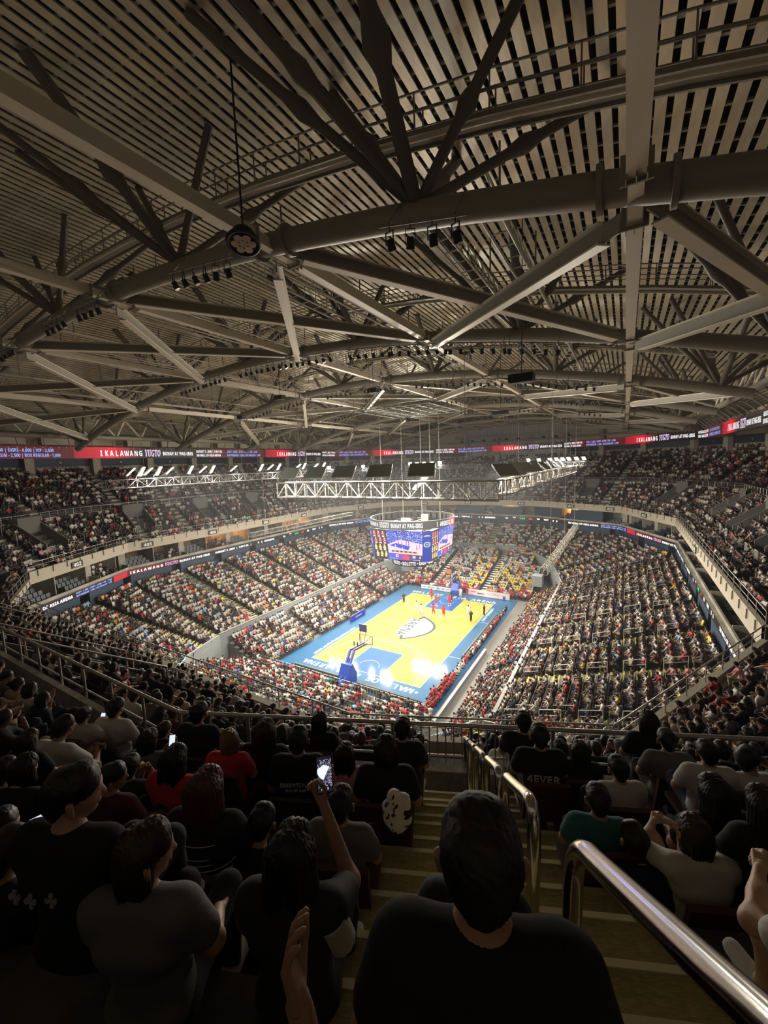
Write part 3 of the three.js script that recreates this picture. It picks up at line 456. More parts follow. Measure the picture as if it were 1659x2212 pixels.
// longitudinal box beams, one per node line
BX.forEach((x, k) => {
  const o = thing('roof_beam', `long pale steel box beam running the length of the roof, ${ord(k)} from the right wall`, 'beam', [0, 0, 0], 0, 'long roof beams'), y = chordY(x) - 0.15, zs = [66, ...ZT];
  for (let i = 0; i + 1 < zs.length; i++) {
    span('beam_section', V3(x, y, zs[i] - 0.9), V3(x, y, zs[i + 1] + 0.9), 0.36, 0.42, M.steelLight, o); span('node_sleeve', V3(x, y, zs[i + 1] + 0.95), V3(x, y, zs[i + 1] - 0.95), 0.30, 0.36, M.steelLight, o);
    for (const e of [-0.95, 0.95]) { boxMesh('end_plate', [x, y, zs[i + 1] + e], [0.58, 0.58, 0.05], M.steel, o); for (const q of [-0.18, 0, 0.18]) boxMesh('stiffener', [x + q, y - 0.24, zs[i + 1] + e * 1.12], [0.025, 0.12, 0.3], M.steel, o); }
  }
});
// crossing braces between pairs of trusses
{
  const cols = [XR, ...BX, -29.5]; let n = 0;
  for (const [i, j] of [[0, 1], [2, 3], [4, 5], [6, 7]]) for (let c = 0; c + 1 < cols.length; c++) {
    const xa = cols[c], xb = cols[c + 1], ya = (c === 0 ? 28.5 : chordY(xa)) - 0.35, yb = (c + 1 === cols.length - 1 ? 28.6 : chordY(xb)) - 0.35;
    for (const [p, q, w] of [[V3(xa, ya, ZT[i]), V3(xb, yb, ZT[j]), 0], [V3(xb, yb, ZT[i]), V3(xa, ya, ZT[j]), 1]]) {
      const d = q.clone().sub(p).normalize(), o = thing('roof_brace', `diagonal steel roof brace between ${ord(i)} and ${ord(j)} truss, ${ord(c)} bay from right, ${w ? 'rising rightwards' : 'running leftwards'}`, 'brace', [0, w ? 0.25 : -0.2, 0], 0, 'diagonal roof braces');
      span('web', p.clone().addScaledVector(d, 1.0), q.clone().addScaledVector(d, -1.0), 0.06, 0.5, M.steel, o); for (const e of [-0.25, 0.25]) { const u = V3(0, e, 0); span('flange', p.clone().addScaledVector(d, 1.0).add(u), q.clone().addScaledVector(d, -1.0).add(u), 0.36, 0.05, M.steelLight, o); }
      for (const [a, s] of [[p, 1], [q, -1]]) { const c0 = a.clone().addScaledVector(d, s * 0.85); span('gusset', c0.clone().addScaledVector(d, -0.4), c0.clone().addScaledVector(d, 0.4), 0.05, 0.42, M.steel, o); }
      n++;
    }
  }
}
// edge trusses along both sides, above the upper ribbon
for (const s of [-1, 1]) {
  const o = thing('edge_truss', `${s < 0 ? 'left' : 'right'} edge truss with zigzag webs above the upper LED ribbon`, 'truss'), x = s * 34, yb = 28.7, yt = 31.2;
  pipe('bottom_chord', V3(x, yb, 58), V3(x, yb, -50), 0.3, M.steel, o); pipe('top_chord', V3(x, yt, 58), V3(x, yt, -50), 0.2, M.steel, o);
  for (let k = 0, z = 57; z > -49; z -= 3.27, k++) { pipe('web', V3(x, yb, z), V3(x + s * 0.6, yt, z - 1.6), 0.12, M.steelLight, o); pipe('web', V3(x + s * 0.6, yt, z - 1.6), V3(x, yb, z - 3.27), 0.12, M.steelLight, o); }
  for (let z = 55; z > -30; z -= 2.6) { const h = pipe('hanger', V3(x + s * 0.6, yb, z), V3(s * 36.1, 27.5, z - 0.7), 0.07, M.steel, o); }
  for (let z = 52; z > -30; z -= 5.2) boxMesh('back_box', [s * 39, 28.4, z], [1.2, 1.0, 3.6], M.beige, o);
}
{ const o = thing('edge_truss', 'far end edge truss above the upper LED ribbon', 'truss'), L = [[-34, -50], [-26, -52], [-12, -58], [12, -58], [26, -52], [34, -50]]; for (let k = 0; k + 1 < L.length; k++) pipe('bottom_chord', V3(L[k][0], 28.7, L[k][1]), V3(L[k + 1][0], 28.7, L[k + 1][1]), 0.22, M.steel, o); }
// catwalks beside the trusses
ZT.slice(0, 6).forEach((zt, t) => {
  const o = thing('catwalk', `steel catwalk with thin railings beside the ${ord(t)} roof truss from the camera`, 'catwalk', [0, 0, 0], 0, 'roof catwalks'), z = zt - 0.9, Y = (x) => chordY(x) + 2.55, n = 14;
  for (let k = 0; k < n; k++) { const a = lerp(-30, 31, k / n), b = lerp(-30, 31, (k + 1) / n); for (const e of [-0.3, 0.3]) { span('edge_beam', V3(a, Y(a), z + e), V3(b, Y(b), z + e), 0.06, 0.13, M.steel, o); span('top_rail', V3(a, Y(a) + 1.05, z + e), V3(b, Y(b) + 1.05, z + e), 0.045, 0.045, M.steel, o); span('mid_rail', V3(a, Y(a) + 0.55, z + e), V3(b, Y(b) + 0.55, z + e), 0.035, 0.035, M.steel, o); for (const s of [0, 0.5]) { const x = lerp(a, b, s); span('post', V3(x, Y(x), z + e), V3(x, Y(x) + 1.05, z + e), 0.04, 0.04, M.steel, o); } } span('grating', V3(a, Y(a) + 0.02, z), V3(b, Y(b) + 0.02, z), 0.56, 0.03, M.steel, o); pipe('duct', V3(a, Y(a) - 0.35, z + 0.55), V3(b, Y(b) - 0.35, z + 0.55), 0.06, M.steelLight, o); }
});
// long lighting ladders: pale rails with rungs below, lattice and hangers above
[21.6, 19.4, 11.4, 9.2, 1.2, -1.2, -9.8, -12, -20.5].forEach((x, i) => {
  const o = thing('lighting_ladder', `pale pipe ladder running along the roof, ${ord(i)} from the right`, 'ladder', [0, 0, 0], 0, 'roof pipe ladders'), y = chordY(x) + 1.25, z0 = 37, z1 = -44;
  for (const e of [-0.32, 0.32]) pipe('rail', V3(x + e, y, z0), V3(x + e, y, z1), 0.05, M.ladder, o); pipe('upper_rail', V3(x, y + 1.1, z0), V3(x, y + 1.1, z1), 0.045, M.ladder, o);
  for (let z = z0, k = 0; z > z1; z -= 1.0, k++) { if (z > -6) pipe('rung', V3(x - 0.32, y, z), V3(x + 0.32, y, z), 0.03, M.ladder, o); }
  const lat = new MB(); for (let z = z0; z > z1; z -= 1.0) { lat.tube(V3(x, y + 1.1, z), V3(x + 0.32, y, z - 0.5), 0.025, 0.025, 4, false); lat.tube(V3(x + 0.32, y, z - 0.5), V3(x, y + 1.1, z - 1), 0.025, 0.025, 4, false); } lat.to('lattice', M.ladder, o).userData.kind = 'stuff';
  for (let z = z0 - 2; z > z1; z -= 6.5) pipe('hanger', V3(x, y + 1.1, z), V3(x, roofY(x) - 0.1, z), 0.04, M.steel, o);
});
// ---------------------------------------------------------------- hanging lattice trusses and floodlights
function latticeTruss(label, a, b, w, h, bay, mat, th = 0.04, group) {
  const o = thing('lattice_truss', label, 'truss', [0, 0, 0], 0, group), d = b.clone().sub(a), L = d.length(), n = Math.max(2, Math.round(L / bay)); d.normalize();
  const s = new THREE.Vector3().crossVectors(V3(0, 1, 0), d).normalize(), P = (t, e, y) => a.clone().addScaledVector(d, t * L / n).addScaledVector(s, e * w / 2).add(V3(0, y * h, 0));
  for (const e of [-1, 1]) for (const y of [0, 1]) pipe('chord', P(0, e, y), P(n, e, y), th, mat, o);
  for (let k = 0; k <= n; k++) for (const e of [-1, 1]) pipe('upright', P(k, e, 0), P(k, e, 1), th * 0.6, mat, o);
  for (let k = 0; k < n; k++) { for (const e of [-1, 1]) pipe('diagonal', P(k, e, (k + (e > 0 ? 1 : 0)) % 2), P(k + 1, e, (k + (e > 0 ? 0 : 1)) % 2), th * 0.6, mat, o); pipe('cross_tie', P(k, -1, 0), P(k, 1, 0), th * 0.5, mat, o); pipe('cross_tie', P(k, -1, 1), P(k + 1, 1, 1), th * 0.5, mat, o); }
  for (const t of [0.12, 0.5, 0.88]) { const c = a.clone().lerp(b, t).add(V3(0, h, 0)); pipe('hoist_cable', c, V3(c.x, roofY(c.x), c.z), 0.018, M.steel, o); }
  return o;
}
latticeTruss('left white lattice truss carrying tilted floodlights', V3(-18, 22.4, 30.5), V3(-18, 22.4, -3), 0.8, 0.85, 1.0, M.alu);
latticeTruss('large middle lattice truss crossing in front of the scoreboard', V3(-2.8, 21.1, 22), V3(18.2, 21.1, 22), 1.1, 1.35, 1.25, M.galv, 0.065);
latticeTruss('right lattice truss with floodlight frames running away', V3(18, 21.4, 21.4), V3(18, 21.4, -27), 0.9, 1.05, 1.1, M.strut);
latticeTruss('far left short lattice truss with floodlights', V3(-35, 22.5, -22), V3(-17.5, 22.5, -22), 0.6, 0.6, 0.9, M.alu);
latticeTruss('far centre lattice truss carrying five bright floodlights', V3(-16.5, 22.5, -30), V3(1.5, 22.5, -30), 0.6, 0.65, 0.9, M.alu);
latticeTruss('far right lattice truss end with bright floodlights', V3(9.5, 22.3, -28), V3(21.5, 22.3, -28), 0.6, 0.75, 0.9, M.alu);
latticeTruss('low lattice truss hanging before the left lower stand', V3(-20, 14.2, 11.6), V3(-20, 14.2, -13.5), 0.5, 0.6, 0.8, M.steel, 0.025);
latticeTruss('low lattice truss hanging before the right lower stand', V3(19.8, 13.7, 13.6), V3(19.8, 13.7, -13.7), 0.5, 0.6, 0.8, M.steel, 0.025);
const floodGlow = glowPlain(0xfff4dc, 9), louvre = std(lin(0.24, 0.28, 0.26), 0.4, 0.2);
function flood(label, pos, aim, w, h, group, k = 1, dir = true) {
  const o = thing('flood_light', label, 'floodlight', pos.toArray(), 0, group); o.lookAt(aim);  // +z of the lamp points at its target
  boxMesh('housing', [0, 0, -0.07], [w, h, 0.12], louvre, o); boxMesh('lamp_face', [0, 0, 0], [w * 0.9, h * 0.9, 0.02], floodGlow, o); for (const e of [-1, 1]) boxMesh('yoke_arm', [e * (w / 2 + 0.03), -h * 0.3, -0.1], [0.04, h * 0.9, 0.05], M.alu, o);
  const l = new THREE.SpotLight(FLOOD_COLOR, FLOOD_CANDELA * k, 0, 1.12, 0.85, 2); l.position.set(0, 0, 0.06); l.target.position.set(0, 0, 5); l.castShadow = true; l.shadow.radius = 14; l.shadow.mapSize.set(512, 512); o.add(l); o.add(l.target);
  return o;
}
const rigLabel = (k, s) => `${ord(k)} floodlight ${s}`;
[28.1, 27.0, 26.3, 25.2, 24.0, 21.5, 19.9, 18.6, 15.5, 10.9, 9.2, 7.6, 3.5, 2.2, -0.6, -2.6].forEach((z, k) => flood(rigLabel(k, 'from the near end on the left truss'), V3(-17.5, 24.0, z), V3(k % 2 ? 13 : -1, k % 2 ? 2 : 0, z * 0.45), 0.45, 1.15, 'floodlights on the left truss'));
[-34, -31.8, -28.4, -27.2, -22.6, -19.6, -18.6, -17.9].forEach((x, k) => flood(rigLabel(k, 'from the left on the far left truss'), V3(x, 23.55, -22), V3(0, 0, 2), 0.7, 0.6, 'floodlights on the far left truss'));
[-15.4, -13.7, -12.0, -10.1, -8.3].forEach((x, k) => flood(rigLabel(k, 'from the left on the far centre truss'), V3(x, 23.7, -30), V3(2, 0, 6), 0.8, 0.7, 'floodlights on the far centre truss', 1.5));
[10.2, 12.0, 13.9, 15.0, 16.0, 17.0, 18.2, 19.4].forEach((x, k) => flood(rigLabel(k, 'from the left on the far right truss'), V3(x, 23.6, -28), V3(-1, 0, 4), 0.7, 0.7, 'floodlights on the far right truss'));
[-1.5, 1.6, 4.8, 8.4, 12.2].forEach((x, k) => flood(rigLabel(k, 'frame seen from behind on the middle truss'), V3(x, 23.3, 22), V3(x * 0.4, 0, -4), 2.0, 1.3, 'floodlight frames on the middle truss'));
[20, 16.5, 12.5, 8.5, 4, -1, -6, -11].forEach((z, k) => flood(rigLabel(k, 'frame seen from behind on the right truss'), V3(18, 23.1, z), V3(k % 2 ? -15 : -1, k % 2 ? 2 : 0, z * 0.4), 1.9, 1.2, 'floodlight frames on the right truss'));

// ---------------------------------------------------------------- scoreboard
{
  const o = thing('scoreboard', 'hanging four-sided video scoreboard with round LED rings', 'scoreboard');
  const face = canvasTex(1024, 512, (x, w, h) => {
    x.fillStyle = '#3a2a2c'; x.fillRect(0, 0, 300, h); x.fillStyle = '#2b2226'; x.fillRect(0, h * 0.5, 300, h * 0.5);
    for (let r = 0; r < 4; r++) for (let c = 0; c < 3; c++) { const px = 50 + c * 90 + (r % 2) * 18, py = 60 + r * 115; x.fillStyle = r < 2 ? '#e2344a' : '#f2c23a'; x.fillRect(px - 28, py, 56, 48); x.fillStyle = '#f0d7d0'; x.fillRect(px - 12, py - 30, 24, 28); x.fillStyle = '#fff'; x.fillRect(px - 16, py + 14, 32, 6); x.fillRect(px - 22, py + 52, 44, 18); }
    // the game on screen: stands, the pale floor, the blue key
    x.fillStyle = '#26349a'; x.fillRect(300, 0, 724, 210); for (let i = 0; i < 900; i++) { x.fillStyle = pick(['#b9c6ff', '#6f86f0', '#1b2378', '#e8ecff', '#4256d8', '#7aa6d8']); x.fillRect(rr(300, 1016), rr(0, 190), rr(5, 12), rr(5, 12)); }
    x.fillStyle = '#f4bfe0'; x.beginPath(); x.moveTo(300, 250); x.lineTo(560, 160); x.lineTo(1024, 210); x.lineTo(1024, 400); x.lineTo(300, 400); x.fill(); x.fillStyle = '#1340c8'; x.beginPath(); x.moveTo(330, 270); x.lineTo(470, 222); x.lineTo(770, 262); x.lineTo(730, 330); x.fill(); x.fillStyle = '#3f56c8'; x.beginPath(); x.moveTo(310, 190); x.lineTo(470, 100); x.lineTo(470, 150); x.lineTo(330, 250); x.fill();
    for (const [px, py, c] of [[520, 180, '#c02838'], [590, 200, '#c02838'], [680, 180, '#c02838'], [730, 190, '#b23048'], [450, 250, '#cfe6ff'], [600, 290, '#cfe0ff'], [900, 250, '#3a3f60'], [960, 230, '#d05a78']]) { x.fillStyle = c; x.fillRect(px, py, 16, 66); x.fillStyle = '#5a3528'; x.fillRect(px + 2, py - 14, 11, 14); }
    x.fillStyle = '#d98d38'; x.fillRect(370, 345, 560, 34); x.fillStyle = '#2a1a12'; for (let i = 0; i < 6; i++) x.fillRect(380 + i * 92, 350, 46, 24);
    const gr = x.createLinearGradient(300, 0, 1024, 0); gr.addColorStop(0, '#2a62d8'); gr.addColorStop(0.45, '#8a3a90'); gr.addColorStop(1, '#1d2152'); x.fillStyle = gr; x.fillRect(300, 400, 724, 112);
    x.fillStyle = '#fff'; x.font = 'bold 62px sans-serif'; x.textAlign = 'center'; x.textBaseline = 'middle'; x.fillText('32', 490, 440); x.fillText('39', 850, 440); x.fillText('4', 975, 440); x.fillStyle = '#e23a5a'; x.beginPath(); x.moveTo(600, 470); x.lineTo(640, 430); x.lineTo(690, 412); x.lineTo(740, 432); x.lineTo(760, 480); x.lineTo(700, 506); x.fill(); x.fillStyle = '#cfe0ff'; for (let i = 0; i < 6; i++) x.fillRect(340 + i * 28, 484, 16, 10); for (let i = 0; i < 5; i++) x.fillRect(840 + i * 30, 484, 16, 12);
  });
  const corner = canvasTex(128, 512, (x, w, h) => { x.fillStyle = '#1539a8'; x.fillRect(0, 0, w, h); x.fillStyle = '#dfeaff'; x.beginPath(); x.moveTo(14, 84); x.quadraticCurveTo(64, 34, 114, 84); x.lineTo(96, 84); x.quadraticCurveTo(64, 58, 32, 84); x.fill(); x.font = 'bold 17px sans-serif'; x.textAlign = 'center'; x.fillText('ARENA', 64, 88); x.beginPath(); x.arc(64, 220, 46, 0, 7); x.fill(); x.fillStyle = '#4a6a9c'; x.beginPath(); x.arc(64, 220, 34, 0, 7); x.fill(); x.fillStyle = '#eef4ff'; x.font = 'bold 22px sans-serif'; x.fillText('PBA', 64, 228); });
  const mf = glow(face, 0.6), mc = glow(corner, 0.45), yT = 15.2, yB = 11.15;
  for (let k = 0; k < 4; k++) {
    const a = k * Math.PI / 2, R = (x, y, z) => V3(x * Math.cos(a) + z * Math.sin(a), y, -x * Math.sin(a) + z * Math.cos(a)), q = 3.85, t = 4.75, q2 = 3.55, t2 = 4.4;
    new MB().quad(R(-q2, yB, t2), R(q2, yB, t2), R(q, yT, t), R(-q, yT, t), [[0, 0], [1, 0], [1, 1], [0, 1]]).to('screen', mf, o); new MB().quad(R(q2, yB, t2), R(t2, yB, q2), R(t, yT, q), R(q, yT, t), [[0, 0], [1, 0], [1, 1], [0, 1]]).to('corner_screen', mc, o);
    const back = new MB(); back.quad(R(-q2, yB, t2 - 0.3), R(q2, yB, t2 - 0.3), R(q, yT, t - 0.3), R(-q, yT, t - 0.3)); back.quad(R(-q, yT, t), R(q, yT, t), R(q, yT, t - 0.5), R(-q, yT, t - 0.5)); back.quad(R(-q2, yB, t2), R(q2, yB, t2), R(q2, yB, t2 - 0.5), R(-q2, yB, t2 - 0.5)); back.to('screen_housing', M.black, o);
    const L = new THREE.RectAreaLight(0x9fb0ff, 0.5, 7, 3.6); L.position.copy(R(0, 13.2, 4.72)); L.lookAt(R(0, 13.2, 20)); o.add(L);
  }
  const ringTex = canvasTex(2048, 64, (x, w, h) => { x.fillStyle = '#2d2d33'; x.fillRect(0, 0, w, h); x.fillStyle = '#c3182c'; x.fillRect(1560, 0, 240, h); x.fillStyle = '#fff'; x.textBaseline = 'middle'; x.font = 'bold 44px sans-serif'; x.fillText('I K A L A W A N G', 20, 34, 360); x.font = 'italic bold 60px serif'; x.fillText('YUGTO', 400, 32, 190); x.font = 'bold 50px sans-serif'; x.fillText('BUHAY AT PAG-IBIG', 620, 34, 640); x.fillText('I', 1310, 34); x.fillText('AUGUST 2, 2026', 1370, 34, 520); });
  const lowTex = canvasTex(1024, 64, (x, w, h) => { x.fillStyle = '#2a2a30'; x.fillRect(0, 0, w, h); x.fillStyle = '#fff'; x.textBaseline = 'middle'; x.font = 'bold 50px sans-serif'; x.fillText('YUGTO \u2022 KOLETTE \u2022 KAIA \u2022 MAKI \u2022 ', 30, 34, 964); x.fillStyle = '#c3182c'; x.fillRect(860, 0, 90, h); });
  const ring = (name, r, y0, y1, mat, reps, off) => { const g = new MB(), n = 64; for (let k = 0; k < n; k++) { const a = k / n * 2 * Math.PI, b = (k + 1) / n * 2 * Math.PI, p = (q, y, e = 0) => V3((r - e) * Math.sin(q), y, (r - e) * Math.cos(q)); g.quad(p(a, y0), p(b, y0), p(b, y1), p(a, y1), [[k / n * reps + off, 0], [(k + 1) / n * reps + off, 0], [(k + 1) / n * reps + off, 1], [k / n * reps + off, 1]]); } g.to(name, mat, o); const f = new MB(); for (let k = 0; k < n; k++) { const a = k / n * 2 * Math.PI, b = (k + 1) / n * 2 * Math.PI, p = (q, y, e) => V3((r - e) * Math.sin(q), y, (r - e) * Math.cos(q)); f.quad(p(b, y0, 0.2), p(a, y0, 0.2), p(a, y1, 0.2), p(b, y1, 0.2)); f.quad(p(a, y1, -0.03), p(b, y1, -0.03), p(b, y1, 0.2), p(a, y1, 0.2)); } f.to(name.replace('screen', 'frame'), M.dark, o); };
  ring('ring_screen', 5.9, 15.45, 16.5, glow(ringTex, 0.6), 2, 0.31);
  ring('lower_ring_screen', 3.0, 9.9, 10.75, glow(lowTex, 0.6), 2, 0.25);
  for (let k = 0; k < 8; k++) { const a = k / 8 * Math.PI * 2; pipe('spoke', V3(0, 15.6, 0), V3(5.7 * Math.sin(a), 15.6, 5.7 * Math.cos(a)), 0.07, M.steel, o); }
  for (let k = 0; k < 32; k++) { const a = k / 32 * Math.PI * 2; boxMesh('inner_box', [5.5 * Math.sin(a), 15.95, 5.5 * Math.cos(a)], [0.7, 0.7, 0.2], M.dark, o, a); }
  boxMesh('core', [0, 13.2, 0], [2.4, 4.5, 2.4], M.dark, o); boxMesh('top_plate', [0, 15.0, 0], [7.6, 0.1, 7.6], M.black, o); boxMesh('bottom_plate', [0, 11.2, 0], [7.4, 0.1, 7.4], M.black, o); boxMesh('motor', [-0.8, 15.9, 0.4], [1.2, 0.6, 0.7], M.alu, o); boxMesh('motor', [1.4, 16.1, -1.2], [0.8, 1.0, 0.7], M.alu, o);
  for (const [x, z] of [[3, 3], [-3, 3], [3, -3], [-3, -3]]) pipe('cable', V3(x, 15.1, z), V3(x, 33, z), 0.03, M.steel, o);
  const gridO = thing('rigging_grid', 'square white rigging grid above the scoreboard', 'rigging'); for (let k = 0; k <= 6; k++) { const e = -5.4 + k * 1.8; pipe('pipe', V3(e, 30.9, -5.4), V3(e, 30.9, 5.4), 0.07, M.alu, gridO); pipe('pipe', V3(-5.4, 30.9, e), V3(5.4, 30.9, e), 0.07, M.alu, gridO); } for (const [x, z] of [[5.4, 5.4], [-5.4, 5.4], [5.4, -5.4], [-5.4, -5.4]]) pipe('hanger', V3(x, 30.9, z), V3(x, roofY(x), z), 0.05, M.steel, gridO);
}
// ---------------------------------------------------------------- hoops, boards and tables by the court
function hoop(label, s) { // s = +1 near end
  const o = thing('basketball_hoop', label, 'hoop', [0, 0.06, s * 14], s > 0 ? 0 : Math.PI), q = o; // local +z points away from the court
  const blue = std(lin(0.015, 0.05, 0.30), 0.45), dark = std(lin(0.03, 0.04, 0.10), 0.4);
  const side = new THREE.Shape([[1.9, 0], [3.6, 0], [3.6, 0.5], [2.9, 2.2], [2.5, 2.2], [1.8, 0.9]].map((a) => P2(...a))), eg = new THREE.ExtrudeGeometry(side, { depth: 1.3, bevelEnabled: true, bevelSize: 0.04, bevelThickness: 0.04, bevelSegments: 1 }); eg.rotateY(-Math.PI / 2); eg.translate(0.65, 0, 0); 
  mesh('padded_base', eg, blue, q);
  for (const e of [-0.25, 0.25]) { span('mast', V3(e, 0.6, 3.6), V3(e, 3.3, 1.6), 0.2, 0.28, blue, q); span('arm', V3(e * 0.8, 3.3, 1.65), V3(e * 0.8, 3.0, -0.9), 0.16, 0.22, dark, q); }
  span('rear_strut', V3(0, 0.3, 3.65), V3(0, 2.6, 2.2), 0.14, 0.14, dark, q); span('rear_strut', V3(0.55, 0.3, 3.6), V3(0.2, 2.2, 2.6), 0.1, 0.1, M.alu, q);
  const bz = -1.2, bb = mesh('backboard', new MB().box(0, 3.42, bz, 1.8, 1.05, 0.03).geo(), new THREE.MeshPhysicalMaterial({ color: 0xffffff, roughness: 0.03, transmission: 1, thickness: 0 }), q);
  const fr = new MB(); for (const e of [-0.9, 0.9]) fr.box(e, 3.42, bz, 0.06, 1.1, 0.06); for (const e of [-0.53, 0.53]) fr.box(0, 3.42 + e, bz, 1.86, 0.06, 0.06); fr.to('backboard_frame', dark, bb); const sq = new MB(); for (const e of [-0.3, 0.3]) sq.box(e, 3.3, bz - 0.02, 0.05, 0.5, 0.01); for (const e of [-0.22, 0.22]) sq.box(0, 3.3 + e, bz - 0.02, 0.6, 0.05, 0.01); sq.to('target_square', M.white, bb);
  const rim = mesh('rim', new THREE.TorusGeometry(0.23, 0.012, 6, 24), std(lin(0.6, 0.1, 0.02), 0.4), q); rim.rotation.x = Math.PI / 2; rim.position.set(0, 3.02, bz - 0.38); const net = new MB(); for (let k = 0; k < 12; k++) { const a = k / 12 * 6.2832, b = (k + 1.5) / 12 * 6.2832; net.tube(V3(0.22 * Math.cos(a), 3.0, bz - 0.38 + 0.22 * Math.sin(a)), V3(0.13 * Math.cos(b), 2.6, bz - 0.38 + 0.13 * Math.sin(b)), 0.008, 0.008, 4, false); net.tube(V3(0.22 * Math.cos(b), 3.0, bz - 0.38 + 0.22 * Math.sin(b)), V3(0.13 * Math.cos(a), 2.6, bz - 0.38 + 0.13 * Math.sin(a)), 0.008, 0.008, 4, false); } net.to('net', M.white, q);
  for (const e of [-0.7, 0.7]) { span('board_brace', V3(e, 3.85, bz), V3(0, 3.05, -0.3), 0.05, 0.05, dark, q); span('board_brace', V3(e, 3.0, bz), V3(0, 3.0, -0.3), 0.05, 0.05, dark, q); }
  boxMesh('shot_clock_frame', [0, 5.0, -0.7], [1.0, 0.9, 0.12], dark, q); boxMesh('shot_clock_display', [0, 5.0, -0.78], [0.82, 0.7, 0.02], glowPlain(0xff5a1e, 0.9), q); for (const e of [-0.35, 0.35]) span('clock_post', V3(e, 4.55, -0.7), V3(e * 0.6, 3.1, -0.4), 0.05, 0.05, dark, q); for (const e of [-0.2, 0.25]) boxMesh('camera', [e, 3.75, 0.9], [0.1, 0.5, 0.1], M.black, q);
}
hoop('near basketball hoop on blue padded stand, seen from behind', 1); hoop('far basketball hoop on blue padded stand, facing us', -1);
const stripTex = (bg, items) => canvasTex(1024, 128, (x, w, h) => { x.fillStyle = bg; x.fillRect(0, 0, w, h); for (const [t, c, px, py, size, wide] of items) { x.fillStyle = c; x.font = `bold ${size}px sans-serif`; x.textBaseline = 'middle'; x.fillText(t, px, py, wide); } });
function adBoard(label, a, b, mat, h = 0.9) { // print faces the court side: to the left of a -> b
  const o = thing('advert_board', label, 'board'), d = b.clone().sub(a).normalize(), n = V3(d.z, 0, -d.x); // n: right of travel
  const up = V3(0, h, 0); new MB().quad(a, b, b.clone().add(up), a.clone().add(up), [[0, 0], [1, 0], [1, 1], [0, 1]]).to('display_face', mat, o);
  const c = a.clone().add(b).multiplyScalar(0.5).add(V3(0, h / 2, 0)).addScaledVector(n, 0.11); new MB().obox(c, d.clone().multiplyScalar(a.distanceTo(b) / 2), V3(0, h / 2, 0), n.clone().multiplyScalar(0.1)).to('casing', std(lin(0.05, 0.055, 0.05), 0.6), o);
}
const marks = (bg, list) => canvasTex(1024, 128, (x, w, h) => { x.fillStyle = bg; x.fillRect(0, 0, w, h); for (const [c, px, py, pw, ph] of list) { x.fillStyle = c; x.fillRect(px, py, pw, ph); } }); // print too small to read
const pale = std(0xffffff, 0.6, 0, { map: marks('#c9ccd2', [['#2a3566', 0, 0, 1024, 22], ...[60, 220, 380, 540, 700, 860].map((p) => ['#6f86a8', p, 62, 90, 22])]) });
const pink = std(0xffffff, 0.6, 0, { map: marks('#cbb8be', [['#a0323e', 0, 0, 60, 128], ['#c05a68', 120, 34, 130, 30], ['#5a4a48', 270, 58, 110, 28], ['#b05060', 380, 58, 60, 28], ['#a88088', 470, 44, 330, 8], ['#a88088', 520, 66, 260, 8], ['#1f4fae', 870, 60, 60, 60]]) });
const royalGlow = glow(stripTex('#1a2cc0', [['mall of asia arena', '#ffffff', 330, 64, 50]]), 0.4), blueFlat = std(lin(0.01, 0.03, 0.35), 0.5), darkBoard = std(lin(0.05, 0.055, 0.05), 0.5);
adBoard('blue advertising board behind the near end line, left of hoop', V3(-0.9, 0, 17.1), V3(-7.3, 0, 17.1), blueFlat, 0.95);
adBoard('long dark board behind the near end line, right of hoop', V3(9.2, 0, 17.1), V3(1.5, 0, 17.1), darkBoard, 0.8);
adBoard('white and blue board behind far end line, left of hoop', V3(-7.2, 0, -17.2), V3(-1.1, 0, -17.2), pale, 1.05);
adBoard('pink and white sponsor board behind far end line, right of hoop', V3(1.6, 0, -17.4), V3(9.4, 0, -17.2), pink, 1.15);
adBoard('small glowing blue board on the left sideline', V3(-9.6, 0, 2.6), V3(-9.6, 0, -1.4), royalGlow, 0.95);
adBoard('dark board before the near team bench on the right sideline', V3(9.5, 0, 10.8), V3(9.5, 0, 16.4), darkBoard, 0.85);
adBoard('long dark table front on the right sideline', V3(9.4, 0, -8.6), V3(9.4, 0, 6.4), darkBoard, 0.75);
{ const t = thing('scorer_table', 'long officials table behind its dark front on the right sideline', 'table'); boxMesh('table_top', [10.08, 0.74, -1.1], [0.7, 0.05, 15], M.dark, t); for (let k = 0; k < 7; k++) boxMesh('leg', [10.3, 0.36, -8 + k * 2.3], [0.05, 0.72, 0.05], M.black, t); }
